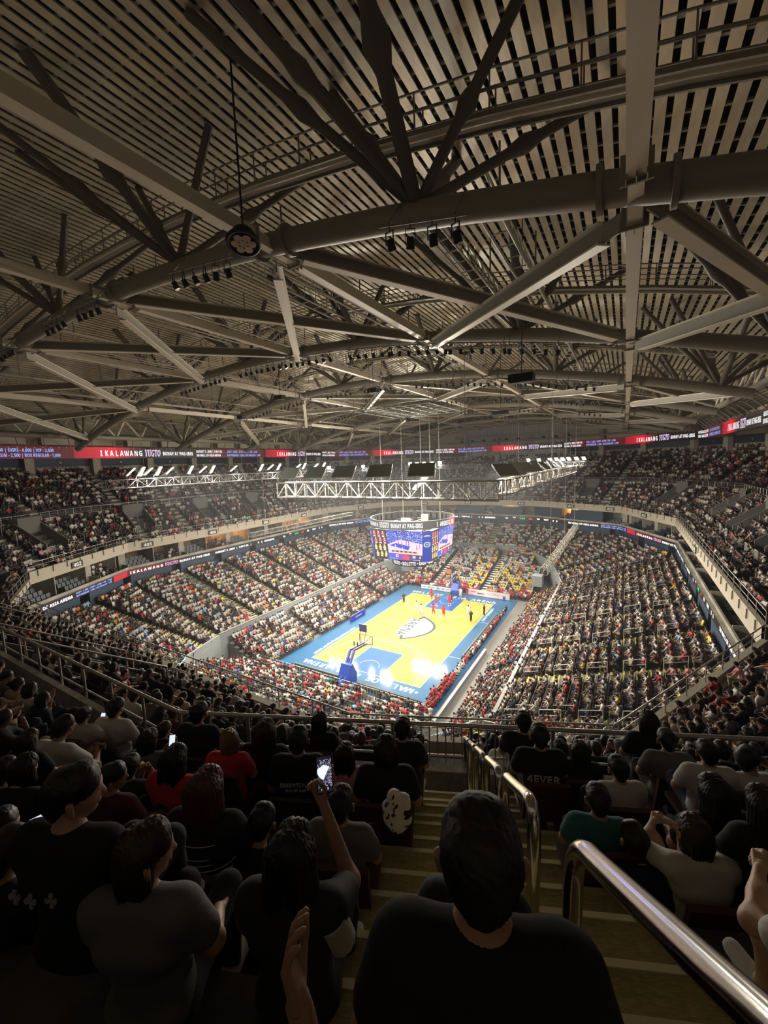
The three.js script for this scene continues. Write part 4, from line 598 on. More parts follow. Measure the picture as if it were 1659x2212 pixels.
// ---------------------------------------------------------------- floor seating blocks round the court
{
  const fl = thing('floor_risers', 'low seating risers around the court', undefined, [0, 0, 0], 0, undefined, 'structure'), left = new MB(), right = new MB(), far = new MB(), near = new MB();
  for (let r = 0; r < 7; r++) { // left: rises to the wall
    const x = -11.2 - r * 0.83, y = r * 0.36; if (r) left.box(x - 0.1, y / 2, 0, 0.83, y, 38);
    for (let z = -18.5, i = 0; z < 18.6; z += 0.5, i++) { if (Math.abs(z + 9) < 0.6 || Math.abs(z) < 0.5 || Math.abs(z - 9) < 0.6) continue; seats.push({ x, y, z, dx: 1, dz: 0, zone: 'floor', f: 5, k: r, idx: i }); }
  }
  for (let r = 0; r < 5; r++) { const x = 13.3 + r * 0.84, y = 0.1 + r * 0.5; right.box(x + 0.1, y / 2, 0, 0.84, y, 40); for (let z = -19.5, i = 0; z < 19.6; z += 0.5, i++) { if (Math.abs(z + 9) < 0.6 || Math.abs(z - 9) < 0.6) continue; seats.push({ x, y, z, dx: -1, dz: 0, zone: 'floor', f: 11, k: r, idx: i }); } }
  for (let r = 0; r < 20; r++) {
    const z = -18.6 - r * 0.88, y = Math.max(0, r - 1) * 0.215; if (y) far.box(0, y / 2, z - 0.1, 26 - (r > 12 ? 4 : 0), y, 0.88);
    for (let x = -12.3 + (r > 12 ? 2 : 0), i = 0; x < 12.4 - (r > 12 ? 2 : 0); x += 0.5, i++) { if (Math.abs(x + 5.6) < 0.75 || Math.abs(x - 4.2) < 0.75) continue; seats.push({ x, y, z, dx: 0, dz: 1, zone: 'floor', f: 8, k: r, idx: i }); }
  }
  for (let r = 0; r < 12; r++) {
    const z = 18.4 + r * 0.88, y = Math.max(0, r - 1) * 0.3; if (y) near.box(0, y / 2, z + 0.1, 26, y, 0.88);
    for (let x = -14.3, i = 0; x < 11.2; x += 0.5, i++) { if (Math.abs(x + 5.6) < 0.7 || Math.abs(x - 4.2) < 0.7) continue; seats.push({ x, y, z, dx: 0, dz: -1, zone: 'floor', f: 2, k: r, idx: i }); }
  }
  left.to('riser', M.stand, fl); right.to('riser', M.stand, fl); far.to('riser', M.stand, fl); near.to('riser', M.stand, fl);
  // pale stairs in the far block
  for (const x of [-5.6, 4.2]) { const st = thing('floor_stair', `white-edged stair in the far floor seating, ${x < 0 ? 'left' : 'right'} one`, undefined, [0, 0, 0], 0, undefined, 'structure'); for (let r = 1; r < 20; r++) { const y = (r - 1) * 0.215 + 0.03; boxMesh('step', [x, y, -18.5 - r * 0.88], [1.2, 0.06, 0.5], M.white, st); } }
  // fence behind the near end line
  const fence = thing('crowd_barrier', 'low metal barrier fence behind the near end boards', 'barrier'); for (let k = 0; k < 60; k++) span('bar', V3(-11 + k * 0.36, 0.05, 17.9), V3(-11 + k * 0.36, 1.05, 17.9), 0.025, 0.025, M.galv, fence); span('top_rail', V3(-11, 1.05, 17.9), V3(10.4, 1.05, 17.9), 0.04, 0.04, M.galv, fence); span('low_rail', V3(-11, 0.12, 17.9), V3(10.4, 0.12, 17.9), 0.04, 0.04, M.galv, fence);
  const kb = thing('floor_kerb', 'long grey kerb rail along the dark floor corridor', 'rail'); span('kerb', V3(11.3, 0.25, 19), V3(11.3, 0.25, 3), 0.3, 0.5, M.greyWall, kb);
  for (const s of [-1, 1]) { const p = tag(boxMesh('corner_block', [s * 13.0, 2.6, -22.5], [1.6, 1.9, 1.8], M.greyWall), `grey concrete block with round vent at the ${s < 0 ? 'far left' : 'far right'} floor corner`, 'block'); }
}
// wall-top rail on both long sides
for (const s of [-1, 1]) { const o = thing('wall_rail', `pale rail on top of the ${s < 0 ? 'left' : 'right'} lower front wall`, 'rail'); span('cap', V3(s * 17.1, 3.64, -20), V3(s * 17.1, 3.64, 20), 0.3, 0.1, M.alu, o); }
// ---------------------------------------------------------------- small stage lamps under the trusses
{
  const proto = new THREE.Group(); const body = new MB(); body.tube(V3(0, -0.35, 0), V3(0, -0.75, 0.18), 0.15, 0.19, 10); const lens = new MB().tube(V3(0, -0.755, 0.182), V3(0, -0.77, 0.19), 0.165, 0.165, 10), yoke = new MB(); for (const e of [-0.2, 0.2]) yoke.box(e, -0.3, 0, 0.03, 0.5, 0.05); yoke.box(0, -0.05, 0, 0.43, 0.04, 0.06).tube(V3(0, 0.3, 0), V3(0, -0.05, 0), 0.025, 0.025, 6);
  mesh('lamp_body', body.geo(), M.black, proto); mesh('lens', lens.geo(), M.chrome, proto); mesh('yoke', yoke.geo(), M.dark, proto);
  const groups = { 0: [[10.4, 6], [20.0, 4], [2.6, 4], [-0.9, 4], [-7.6, 4]], 1: [[-9.5, 6], [-6, 5], [-1.5, 6], [1.6, 6], [5.2, 5], [9.4, 6], [12.6, 7], [16.6, 6], [20, 5]], 2: [[-15, 6], [-10, 6], [-3, 6], [2, 6], [8, 7], [12.5, 7], [17.5, 6], [21.5, 4]], 3: [[-12, 5], [-4, 5], [4, 6], [12, 6], [19, 5]], 4: [[-8, 5], [3, 5], [12, 5], [20, 5]], 5: [[-6, 5], [6, 5], [15, 5], [20, 4]] };
  for (const [t, list] of Object.entries(groups)) for (const [g0, [x0, n]] of list.entries()) {
    const z = ZT[t] + 0.9, bar = thing('lamp_bar', `lamp bar under the ${ord(+t)} roof truss, ${ord(g0)} from its ${x0 < list[list.length - 1][0] ? 'left' : 'side'} end`, 'lamp bar', [0, 0, 0], 0, 'lamp bars under the trusses'); const X = (k) => x0 + k * 0.62, Y = (x) => chordY(x) - 0.55; pipe('pipe', V3(X(-0.5), Y(x0), z), V3(X(n - 0.5), Y(X(n)), z), 0.035, M.steel, bar); for (const k of [0, n - 1]) pipe('clamp', V3(X(k), Y(X(k)), z), V3(X(k), chordY(X(k)) + 0.2, z - 0.6), 0.025, M.steel, bar);
    for (let k = 0; k < n; k++) { const c = proto.clone(); c.name = numbered('stage_lamp'); c.position.set(X(k), Y(X(k)) - 0.19, z); c.rotation.y = rr(-0.9, 0.9) + Math.PI; c.scale.setScalar(0.62); tag(c, `${ord(k)} small black stage lamp on the ${ord(g0)} bar of the ${ord(+t)} truss`, 'stage lamp', 'black stage lamps under the roof'); scene.add(c); }
  }
  // round high lamp near the camera
  const h = thing('round_lamp', 'large round black lamp with clustered lenses under the nearest truss', 'lamp', [15.5, 30.75, 41.1]); h.lookAt(17.5, 20, 43.5);
  const hg = new MB(); hg.tube(V3(0, 0, -0.3), V3(0, 0, 0.05), 0.3, 0.5, 24); hg.to('housing', M.black, h); const rim = mesh('rim', new THREE.TorusGeometry(0.46, 0.06, 8, 28), M.black, h); rim.position.z = 0.06;
  for (let k = 0; k < 7; k++) { const a = k / 6 * 6.2832, r = k === 6 ? 0 : 0.24; const d = mesh('lens', new THREE.CylinderGeometry(0.125, 0.1, 0.06, 14), std(lin(0.55, 0.45, 0.36), 0.12, 0.9), h); d.rotation.x = Math.PI / 2; d.position.set(r * Math.cos(a), r * Math.sin(a), 0.08); }
  pipe('cable', V3(0, 0, -0.3), h.worldToLocal(V3(15.5, 36, 41.1)), 0.03, M.black, h);
  // hanging loudspeakers and cables
  [[21.4, 27.6, 30.5, 1.1], [14, 28.9, 6, 1.6], [6.8, 30.2, 20, 0.9], [-2.2, 30.4, 22, 0.9], [-12.4, 29.8, 18, 0.9]].forEach(([x, y, z, w], k) => { const o = thing('hanging_speaker', `${ord(k)} black box hanging on a thin cable under the roof`, 'speaker', [x, y, z]); boxMesh('cabinet', [0, 0, 0], [w, 0.35, 0.6], M.black, o); boxMesh('grille', [0, -0.19, 0], [w * 0.9, 0.03, 0.5], M.dark, o); pipe('cable', V3(0, 0.17, 0), V3(0, roofY(x) - y, 0), 0.02, M.black, o); });
  { const o = thing('line_array', 'curved column of hanging loudspeakers beside the far seats', 'speaker', [5.2, 23.6, 5]); for (let k = 0; k < 10; k++) { const a = k * 0.09; boxMesh('cabinet', [-(k * k) * 0.024, -k * 0.3, 0], [0.75, 0.27, 0.9], M.galv, o).rotation.z = a; } pipe('cable', V3(0, 0.1, 0), V3(0, 12, 0), 0.03, M.steel, o); }
}
// ---------------------------------------------------------------- people: tapered bones joined by a smooth minimum, meshed on a grid
// bone: [ax,ay,az, bx,by,bz, ra, rb]
function meshBones(bones, cell, k) {
  const lo = [1e9, 1e9, 1e9], hi = [-1e9, -1e9, -1e9];
  for (const b of bones) for (let c = 0; c < 3; c++) { const r = Math.max(b[6], b[7]) + k + 2 * cell; lo[c] = Math.min(lo[c], b[c] - r, b[c + 3] - r); hi[c] = Math.max(hi[c], b[c] + r, b[c + 3] + r); }
  const n = [0, 1, 2].map((c) => Math.ceil((hi[c] - lo[c]) / cell) + 1), [nx, ny, nz] = n, F = new Float32Array(nx * ny * nz).fill(1);
  for (const b of bones) {
    const R = Math.max(b[6], b[7]) + k + 2 * cell, s = [], e = []; for (let c = 0; c < 3; c++) { s[c] = Math.max(0, Math.floor((Math.min(b[c], b[c + 3]) - R - lo[c]) / cell)); e[c] = Math.min(n[c] - 1, Math.ceil((Math.max(b[c], b[c + 3]) + R - lo[c]) / cell)); }
    const dx = b[3] - b[0], dy = b[4] - b[1], dz = b[5] - b[2], LL = dx * dx + dy * dy + dz * dz || 1e-9, kk = b[8] ?? k;
    for (let z = s[2]; z <= e[2]; z++) for (let y = s[1]; y <= e[1]; y++) for (let x = s[0]; x <= e[0]; x++) {
      const px = lo[0] + x * cell - b[0], py = lo[1] + y * cell - b[1], pz = lo[2] + z * cell - b[2], h = Math.max(0, Math.min(1, (px * dx + py * dy + pz * dz) / LL)), qx = px - dx * h, qy = py - dy * h, qz = pz - dz * h, d = Math.sqrt(qx * qx + qy * qy + qz * qz) - (b[6] + (b[7] - b[6]) * h), at = (z * ny + y) * nx + x, a = F[at];
      const t = Math.max(kk - Math.abs(a - d), 0) / kk; F[at] = Math.min(a, d) - t * t * kk * 0.25;
    }
  }
  const id = new Int32Array(nx * ny * nz).fill(-1), P = [], I = [];
  for (let z = 0; z < nz - 1; z++) for (let y = 0; y < ny - 1; y++) for (let x = 0; x < nx - 1; x++) {
    const o = (z * ny + y) * nx + x, v = [F[o], F[o + 1], F[o + nx], F[o + nx + 1], F[o + nx * ny], F[o + nx * ny + 1], F[o + nx * ny + nx], F[o + nx * ny + nx + 1]]; let m = 0; for (let c = 0; c < 8; c++) if (v[c] < 0) m |= 1 << c; if (m === 0 || m === 255) continue;
    let sx = 0, sy = 0, sz = 0, cnt = 0;
    for (let a = 0; a < 8; a++) for (const ax of [1, 2, 4]) { if (a & ax) continue; const b = a | ax; if ((v[a] < 0) === (v[b] < 0)) continue; const t = v[a] / (v[a] - v[b]); sx += (a & 1) + (ax === 1 ? t : 0); sy += ((a >> 1) & 1) + (ax === 2 ? t : 0); sz += ((a >> 2) & 1) + (ax === 4 ? t : 0); cnt++; }
    id[o] = P.length / 3; P.push(lo[0] + (x + sx / cnt) * cell, lo[1] + (y + sy / cnt) * cell, lo[2] + (z + sz / cnt) * cell);
  }
  const st = [1, nx, nx * ny];
  for (let z = 1; z < nz - 1; z++) for (let y = 1; y < ny - 1; y++) for (let x = 1; x < nx - 1; x++) {
    const o = (z * ny + y) * nx + x, a = F[o] < 0;
    for (let c = 0; c < 3; c++) { const b = F[o + st[c]] < 0; if (a === b) continue; const u = st[(c + 1) % 3], w = st[(c + 2) % 3], q = [id[o], id[o - u], id[o - u - w], id[o - w]]; if (q.some((i) => i < 0)) continue; a ? I.push(q[0], q[1], q[2], q[0], q[2], q[3]) : I.push(q[0], q[2], q[1], q[0], q[3], q[2]); }
  }
  const g = new THREE.BufferGeometry(); g.setAttribute('position', new THREE.Float32BufferAttribute(P, 3)); g.setIndex(I); g.computeVertexNormals(); return g;
}
const B = (a, b, ra, rb, k) => k === undefined ? [...a, ...b, ra, rb] : [...a, ...b, ra, rb, k];
const mix3 = (a, b, t) => a.map((x, i) => lerp(x, b[i], t));
// a hand: palm, four unequal bent fingers, thumb; wrist at origin, fingers towards +y, palm facing +z
const handCache = new Map();
function handGeo(curl, cell) {
  const key = curl + '_' + cell; if (handCache.has(key)) return handCache.get(key);
  const b = []; const fx = [-0.030, -0.010, 0.011, 0.030], fl = [0.070, 0.080, 0.075, 0.058];
  for (let f = 0; f < 4; f++) { b.push(B([fx[f] * 0.55, 0, 0], [fx[f], 0.085, 0], 0.014, 0.0115)); let p = [fx[f], 0.085, 0], a = 0.15 + curl * 0.9; for (let s = 0; s < 3; s++) { const l = fl[f] * [0.45, 0.31, 0.24][s], q = [p[0] + fx[f] * 0.12 * (1 - curl), p[1] + Math.cos(a) * l, p[2] + Math.sin(a) * l]; b.push(B(p, q, 0.0100 - s * 0.0008, 0.0092 - s * 0.0008, 0.004)); p = q; a += 0.1 + curl * 0.95; } }
  b.push(B([-0.018, 0.015, 0.004], [-0.045, 0.05, 0.014], 0.015, 0.0115), B([-0.045, 0.05, 0.014], [-0.056 + curl * 0.02, 0.08, 0.02 + curl * 0.02], 0.011, 0.0095, 0.005), B([-0.056 + curl * 0.02, 0.08, 0.02 + curl * 0.02], [-0.058 + curl * 0.035, 0.105, 0.026 + curl * 0.03], 0.0095, 0.008, 0.004), B([0, -0.03, 0], [0, 0.02, 0], 0.022, 0.02));
  const g = meshBones(b, cell, 0.006); handCache.set(key, g); return g;
}
function placeHand(wrist, dir, palm, curl, right, cell) {
  const g = handGeo(curl, cell).clone(), y = V3(...dir).normalize(), z = V3(...palm); z.addScaledVector(y, -z.dot(y)).normalize(); const x = new THREE.Vector3().crossVectors(y, z); const m = new THREE.Matrix4().makeBasis(x, y, z).setPosition(...wrist);
  if (right) { g.scale(-1, 1, 1); const ix = g.index.array; for (let i = 0; i < ix.length; i += 3) { const t = ix[i]; ix[i] = ix[i + 1]; ix[i + 1] = t; } }
  g.applyMatrix4(m); g.computeVertexNormals(); return g;
}
// head bones about a centre c, turned by yaw and pitched forward
function headBones(c, yaw, nod, d = 0) {
  const R = new THREE.Matrix4().makeRotationY(yaw).multiply(new THREE.Matrix4().makeRotationX(nod)), T = (x, y, z) => { const v = V3(x, y, z).applyMatrix4(R); return [c[0] + v.x, c[1] + v.y, c[2] + v.z]; };
  return [B(T(0, 0.03, -0.022), T(0, 0.02, 0.022), 0.083 + d, 0.075 + d), B(T(0, 0.05, -0.01), T(0, 0.03, 0.03), 0.07 + d, 0.062 + d), B(T(0, -0.04, 0.045), T(0, -0.075, 0.055), 0.052 + d, 0.034 + d), B(T(0, -0.02, 0.03), T(0, -0.055, 0.02), 0.062 + d, 0.05 + d), B(T(0, 0.012, 0.095), T(0, -0.022, 0.108), 0.009, 0.014, 0.012), B(T(-0.028, 0.03, 0.085), T(0.028, 0.03, 0.085), 0.014, 0.014, 0.02), B(T(-0.018, -0.05, 0.092), T(0.018, -0.05, 0.092), 0.009, 0.009, 0.014), B(T(-0.096, 0.008, -0.008), T(-0.095, -0.038, 0.0), 0.016, 0.011, 0.006), B(T(0.096, 0.008, -0.008), T(0.095, -0.038, 0.0), 0.016, 0.011, 0.006)];
}
// poses; x to the person's left is +x when facing +z
const J0 = { hip: 0.50, chest: 0.86, sh: [0.185, 0.985, -0.03], neck: 1.03, head: [0, 1.175, 0.03], yaw: 0, nod: 0.1, knee: [0.12, 0.53, 0.44], ank: [0.12, 0.09, 0.42], toe: [0.14, 0.04, 0.60], elbow: [0.25, 0.74, 0.06], wrist: [0.13, 0.62, 0.30], palm: [0, -1, 0.2], curl: 0.45, lean: 0 };
const POSES = {
  lap: {}, phone: { elbow: [0.25, 0.75, 0.10], wrist: [0.06, 0.80, 0.34], palm: [0, 0.2, -1], curl: 0.8, nod: 0.32, holds: 'phone' },
  forward: { lean: 0.22, nod: 0.0, elbow: [0.2, 0.60, 0.36], wrist: [0.03, 0.62, 0.56], palm: [-1, 0, 0], curl: 0.7 }, crossed: { elbow: [0.25, 0.76, 0.12], wrist: [-0.08, 0.78, 0.24], palm: [0, 0, -1], curl: 0.5 }, chin: { elbow: [0.21, 0.66, 0.30], wrist: [0.05, 0.98, 0.24], palm: [0, 0.2, -1], curl: 0.9, yaw: 0.35 },
  side: { yaw: -0.9, elbow: [0.26, 0.74, 0.04], wrist: [0.16, 0.60, 0.28] }, sideLeft: { yaw: 0.8 }, clap: { elbow: [0.27, 0.76, 0.14], wrist: [0.05, 0.93, 0.32], palm: [-1, 0, 0], curl: 0.15 },
  film: { elbow: [0.22, 0.86, 0.2], wrist: [0.05, 1.16, 0.34], palm: [0, 0.3, -1], curl: 0.8, holds: 'phoneHigh', one: true }, hug: { knee: [0.13, 0.82, 0.36], ank: [0.12, 0.42, 0.34], toe: [0.13, 0.38, 0.52], elbow: [0.27, 0.86, 0.24], wrist: [0.06, 0.88, 0.46], palm: [0, -1, 0], curl: 0.5, lean: 0.05 },
  crossleg: { ank: [0.12, 0.12, 0.40] }, tall: { nod: -0.05, elbow: [0.27, 0.73, -0.02], wrist: [0.2, 0.56, 0.2] },
};
function standing(kind) { const s = { play: { knee: [0.13, 0.50, 0.05], ank: [0.15, 0.09, -0.02], elbow: [0.30, 1.13, 0.05], wrist: [0.28, 0.98, 0.22] }, wait: { knee: [0.10, 0.50, 0.01], ank: [0.12, 0.09, -0.02], elbow: [0.30, 1.14, -0.05], wrist: [0.17, 1.0, 0.10] }, defend: { knee: [0.20, 0.50, 0.10], ank: [0.26, 0.09, -0.02], elbow: [0.42, 1.25, 0.10], wrist: [0.60, 1.42, 0.22] } }[kind]; return { ...J0, ...s, stand: true, hip: 0.93, chest: 1.25, sh: [0.19, 1.43, 0], neck: 1.49, head: [0, 1.635, 0.03], toe: [s.ank[0] + 0.02, 0.04, s.ank[2] + 0.18], palm: [-1, 0, 0], curl: 0.3 }; }
function skeleton(name) {
  const J = name.stand ? name : { ...J0, ...POSES[name] }, w = J.wide ?? 1, lean = J.lean, hipZ = 0, L = (p, y0 = J.hip) => [p[0], p[1] - lean * 0.25 * (p[1] - y0), p[2] + lean * (p[1] - y0) * 1.6];
  const torso = [], shirt = [], arms = [], legs = [], M_ = (p) => [-p[0], p[1], p[2]];
  const hipC = [0, J.hip + 0.02, hipZ], ch = L([0, J.chest, -0.03]), belly = L([0, (J.hip + J.chest) / 2, 0.0]), nb = L([0, J.neck - 0.04, -0.03]), hd = L(J.head);
  const core = [B([-0.075 * w, J.hip + 0.02, -0.02], [0.075 * w, J.hip + 0.02, -0.02], 0.11, 0.11), B([-0.055 * w, belly[1], belly[2]], [0.055 * w, belly[1], belly[2]], 0.102, 0.102), B([-0.085 * w, ch[1], ch[2]], [0.085 * w, ch[1], ch[2]], 0.108, 0.108), B(L([-0.15 * w, J.sh[1] - 0.02, J.sh[2]]), L([0.15 * w, J.sh[1] - 0.02, J.sh[2]]), 0.068, 0.068), B(hipC, belly, 0.115, 0.105), B(belly, ch, 0.105, 0.108), B(L([-0.12 * w, J.sh[1] + 0.0, J.sh[2]]), [nb[0] - 0.02, nb[1] + 0.02, nb[2] - 0.005], 0.058, 0.052), B(L([0.12 * w, J.sh[1] + 0.0, J.sh[2]]), [nb[0] + 0.02, nb[1] + 0.02, nb[2] - 0.005], 0.058, 0.052)];
  const armBones = [], sleeve = [], hands = [];
  for (const e of [1, -1]) {
    const f = (p) => e > 0 ? p : M_(p), one = J.one && e > 0 ? POSES.lap : {}, el = L(J.one && e > 0 ? J0.elbow : J.elbow), wr0 = J.one && e > 0 ? J0.wrist : J.wrist, wr = L(wr0), sh = L(J.sh);
    armBones.push(B(f(sh), f(el), 0.052, 0.041), B(f(el), f(wr), 0.041, 0.027)); sleeve.push(B(f(sh), f(mix3(sh, el, 0.62)), 0.066, 0.06));
    const dir = wr.map((x, i) => x - el[i]), pal = J.one && e > 0 ? J0.palm : J.palm; hands.push([f(wr), f(dir), f(pal), J.one && e > 0 ? 0.4 : J.curl, e < 0]);
    const hp = [0.09, J.hip, hipZ]; const kn = J.knee, an = J.ank; legs.push(B(f(hp), f(kn), 0.088, 0.06), B(f(kn), f(mix3(kn, an, 0.35)), 0.058, 0.056), B(f(mix3(kn, an, 0.35)), f(an), 0.056, 0.036), B(f([an[0], an[1] - 0.03, an[2] - 0.03]), f(J.toe), 0.042, 0.032));
  }
  return { J, core, armBones, sleeve, legs, hands, head: hd, neck: [B(nb, [hd[0], hd[1] - 0.05, hd[2] - 0.025], 0.058, 0.052)], f: J };
}
const grow = (list, d) => list.map((b) => { const c = [...b]; c[6] += d; c[7] += d; return c; });
const bodyCache = new Map();
function bodyParts(pose, lod, wear = 'trousers') {
  const key = (pose.stand ? pose.id : pose) + lod + wear; if (bodyCache.has(key)) return bodyCache.get(key);
  const S = skeleton(pose), cell = lod === 0 ? 0.016 : lod === 1 ? 0.03 : 0.045, k = 0.05, J = S.J;
  const bones = [...S.core, ...S.armBones, ...S.legs, ...S.neck]; let skin;
  if (lod === 0) skin = mergeGeometries([meshBones(bones, cell, k), meshBones([...headBones(S.head, J.yaw, J.nod), ...S.neck], 0.007, 0.025), ...S.hands.map((h) => placeHand(...h, 0.006))]);
  else skin = meshBones([...bones, ...headBones(S.head, J.yaw, J.nod), ...S.hands.map(([w, d, , , ]) => { const v = V3(...d).normalize(); return B(w, [w[0] + v.x * 0.12, w[1] + v.y * 0.12, w[2] + v.z * 0.12], 0.034, 0.026); })], cell, 0.03);
  const shirt = meshBones(grow([...S.core.slice(1), ...S.sleeve, S.core[0]], lod ? 0.02 : 0.014), cell, k), cut = wear === 'shorts' ? S.legs.filter((_, i) => i % 4 === 0) : S.legs.filter((_, i) => i % 4 !== 3), shoes = meshBones(grow(S.legs.filter((_, i) => i % 4 === 3), 0.01), lod ? 0.03 : 0.014, 0.02);
  const trousers = meshBones(grow([S.core[0], ...cut], lod ? 0.018 : 0.012), cell, 0.04);
  const out = { skin, shirt, trousers, shoes, S }; bodyCache.set(key, out); return out;
}
const hairCache = new Map();
function hairGeo(style, S, lod) { // in the person's own axes
  const J = S.J, R = new THREE.Matrix4().makeRotationY(J.yaw).multiply(new THREE.Matrix4().makeRotationX(J.nod)), T = (x, y, z) => { const v = V3(x, y, z).applyMatrix4(R); return [S.head[0] + v.x, S.head[1] + v.y, S.head[2] + v.z]; };
  const b = [B(T(-0.006, 0.04, -0.03), T(0.006, 0.04, -0.03), 0.087, 0.087), B(T(-0.012, 0.05, 0.02), T(0.012, 0.05, 0.02), 0.078, 0.078), B(T(0, 0.0, -0.05), T(0, 0.04, -0.04), 0.072, 0.08), B(T(-0.02, 0.085, 0.03), T(0.02, 0.085, 0.03), 0.046, 0.046)];
  if (style === 'short') b.push(B(T(0, -0.055, -0.05), T(0, 0, -0.05), 0.05, 0.068));
  if (style === 'long') { for (const x of [-0.05, 0, 0.05]) b.push(B(T(x, 0.02, -0.05), [S.head[0] + x * 1.5, S.head[1] - 0.30, S.head[2] - 0.115], 0.07, 0.045)); for (const e of [-1, 1]) b.push(B(T(e * 0.065, 0.03, 0.0), [S.head[0] + e * 0.09, S.head[1] - 0.16, S.head[2] - 0.05], 0.04, 0.04)); }
  if (style === 'bob') for (const e of [-1, 1]) b.push(B(T(e * 0.055, 0.03, -0.02), T(e * 0.07, -0.09, -0.02), 0.05, 0.042), B(T(e * 0.03, 0.0, -0.06), T(e * 0.03, -0.1, -0.06), 0.065, 0.05));
  if (style === 'bun') b.push(B(T(0, 0.09, -0.12), T(0, 0.1, -0.13), 0.045, 0.045), B(T(0, -0.02, -0.06), T(0, 0.02, -0.05), 0.06, 0.07));
  if (style === 'pony') b.push(B(T(0, 0.05, -0.12), T(0, -0.14, -0.16), 0.04, 0.028), B(T(0, -0.02, -0.06), T(0, 0.02, -0.05), 0.06, 0.07));
  if (style === 'cap') b.push(B(T(0, 0.06, 0.08), T(0, 0.045, 0.15), 0.04, 0.025));
  const g = meshBones(b, lod === 0 ? 0.009 : lod === 1 ? 0.025 : 0.035, 0.02);
  if (lod === 0 && style !== 'cap') { const p = g.attributes.position, nn = g.attributes.normal, lk = style === 'short' || style === 'bun' ? 1 : 0; for (let i = 0; i < p.count; i++) { const x = p.getX(i), y = p.getY(i), z = p.getZ(i), a = Math.atan2(x - S.head[0], z - S.head[2]), k = lk ? 0.005 * (Math.abs(Math.sin(i * 12.9898) * 43758.5453) % 1 - 0.5) : 0.0035 * Math.sin(a * 34 + y * 9) + 0.002 * Math.sin(a * 71 - y * 14); p.setXYZ(i, x + nn.getX(i) * k, y + nn.getY(i) * k, z + nn.getZ(i) * k); } g.computeVertexNormals(); }
  return g;
}
const skinTones = [lin(0.36, 0.20, 0.125), lin(0.30, 0.165, 0.10), lin(0.42, 0.25, 0.165), lin(0.25, 0.135, 0.08)].map((c) => std(c, 0.55));
const hairMats = { black: std(lin(0.003, 0.0026, 0.0025), 0.5), brown: std(lin(0.02, 0.009, 0.005), 0.45), red: std(lin(0.07, 0.015, 0.010), 0.45), blond: std(lin(0.14, 0.09, 0.04), 0.5) };
const CLOTH = { white: [0.48, 0.47, 0.445], 'off-white': [0.42, 0.40, 0.36], black: [0.0045, 0.0045, 0.005], charcoal: [0.014, 0.014, 0.016], grey: [0.11, 0.11, 0.11], red: [0.40, 0.022, 0.026], maroon: [0.06, 0.008, 0.011], blue: [0.03, 0.07, 0.28], 'light blue': [0.20, 0.34, 0.48], navy: [0.008, 0.011, 0.028], yellow: [0.65, 0.46, 0.03], orange: [0.60, 0.16, 0.03], green: [0.03, 0.14, 0.07], tan: [0.36, 0.26, 0.17], pink: [0.55, 0.24, 0.25], teal: [0.02, 0.10, 0.12] };
const clothMats = Object.fromEntries(Object.entries(CLOTH).map(([k, c]) => [k, std(lin(...c), 0.9)]));
const phoneGlow = glow(canvasTex(128, 256, (x, w, h) => { x.fillStyle = '#14131c'; x.fillRect(0, 0, w, h); for (let i = 0; i < 500; i++) { x.fillStyle = pick(['#8f86a8', '#3a3650', '#c9c2d8', '#5a5870']); x.fillRect(rr(0, 128), rr(20, 220), 5, 5); } x.fillStyle = '#cfe6f4'; x.beginPath(); x.moveTo(0, 90); x.lineTo(60, 60); x.lineTo(110, 80); x.lineTo(50, 170); x.lineTo(20, 150); x.lineTo(0, 120); x.fill(); x.fillStyle = '#f4f8ff'; x.fillRect(30, 226, 60, 16); }), 0.6);
const phonePlain = glowPlain(0xd4dcf4, 0.5);
function person(o, { pose = 'lap', shirt = 'black', legs = 'navy', hair = 'short', hairColor = 'black', skin = 0, lod = 0, wear = 'trousers', cap, shoes = 'white' }) {
  const P = bodyParts(pose, lod, wear), key = (pose.stand ? pose.id : pose) + hair + lod; if (!hairCache.has(key)) hairCache.set(key, hairGeo(hair, P.S, lod));
  mesh('body', P.skin, skinTones[skin], o); mesh('shirt', P.shirt, clothMats[shirt], o); mesh(wear, P.trousers, clothMats[legs], o); if (lod < 2) mesh('shoes', P.shoes, clothMats[shoes], o);
  mesh(hair === 'cap' ? 'cap' : 'hair', hairCache.get(key), hair === 'cap' ? clothMats[cap ?? 'black'] : hairMats[hairColor], o);
  if (lod === 0) { const S = P.S, R = new THREE.Matrix4().makeRotationY(S.J.yaw).multiply(new THREE.Matrix4().makeRotationX(S.J.nod)); for (const e of [-1, 1]) { const v = V3(e * 0.032, 0.012, 0.089).applyMatrix4(R), m = mesh('eye', eyeGeo, hairMats.black, o); m.position.set(S.head[0] + v.x, S.head[1] + v.y, S.head[2] + v.z); } }
  return o;
}
const eyeGeo = new THREE.SphereGeometry(0.0085, 8, 6);
function phoneAt(label, pos, look, big = 1) { const o = thing('smartphone', label, 'phone', pos.toArray()); o.lookAt(look); boxMesh('case', [0, 0, -0.004], [0.075, 0.155, 0.008], M.black, o); const sd = new MB().quad(V3(-0.034, -0.072, 0.0015), V3(0.034, -0.072, 0.0015), V3(0.034, 0.072, 0.0015), V3(-0.034, 0.072, 0.0015), [[0, 0], [1, 0], [1, 1], [0, 1]]).to('screen_display', big === 2 ? phoneGlow : phonePlain, o); return o; }
POSES.raise = { elbow: [0.27, 1.0, 0.22], wrist: [0.20, 1.26, 0.26], palm: [1, 0, 0.3], curl: 0.3, one: true };
const FACE = Math.atan2(-NIN.x, -NIN.y);
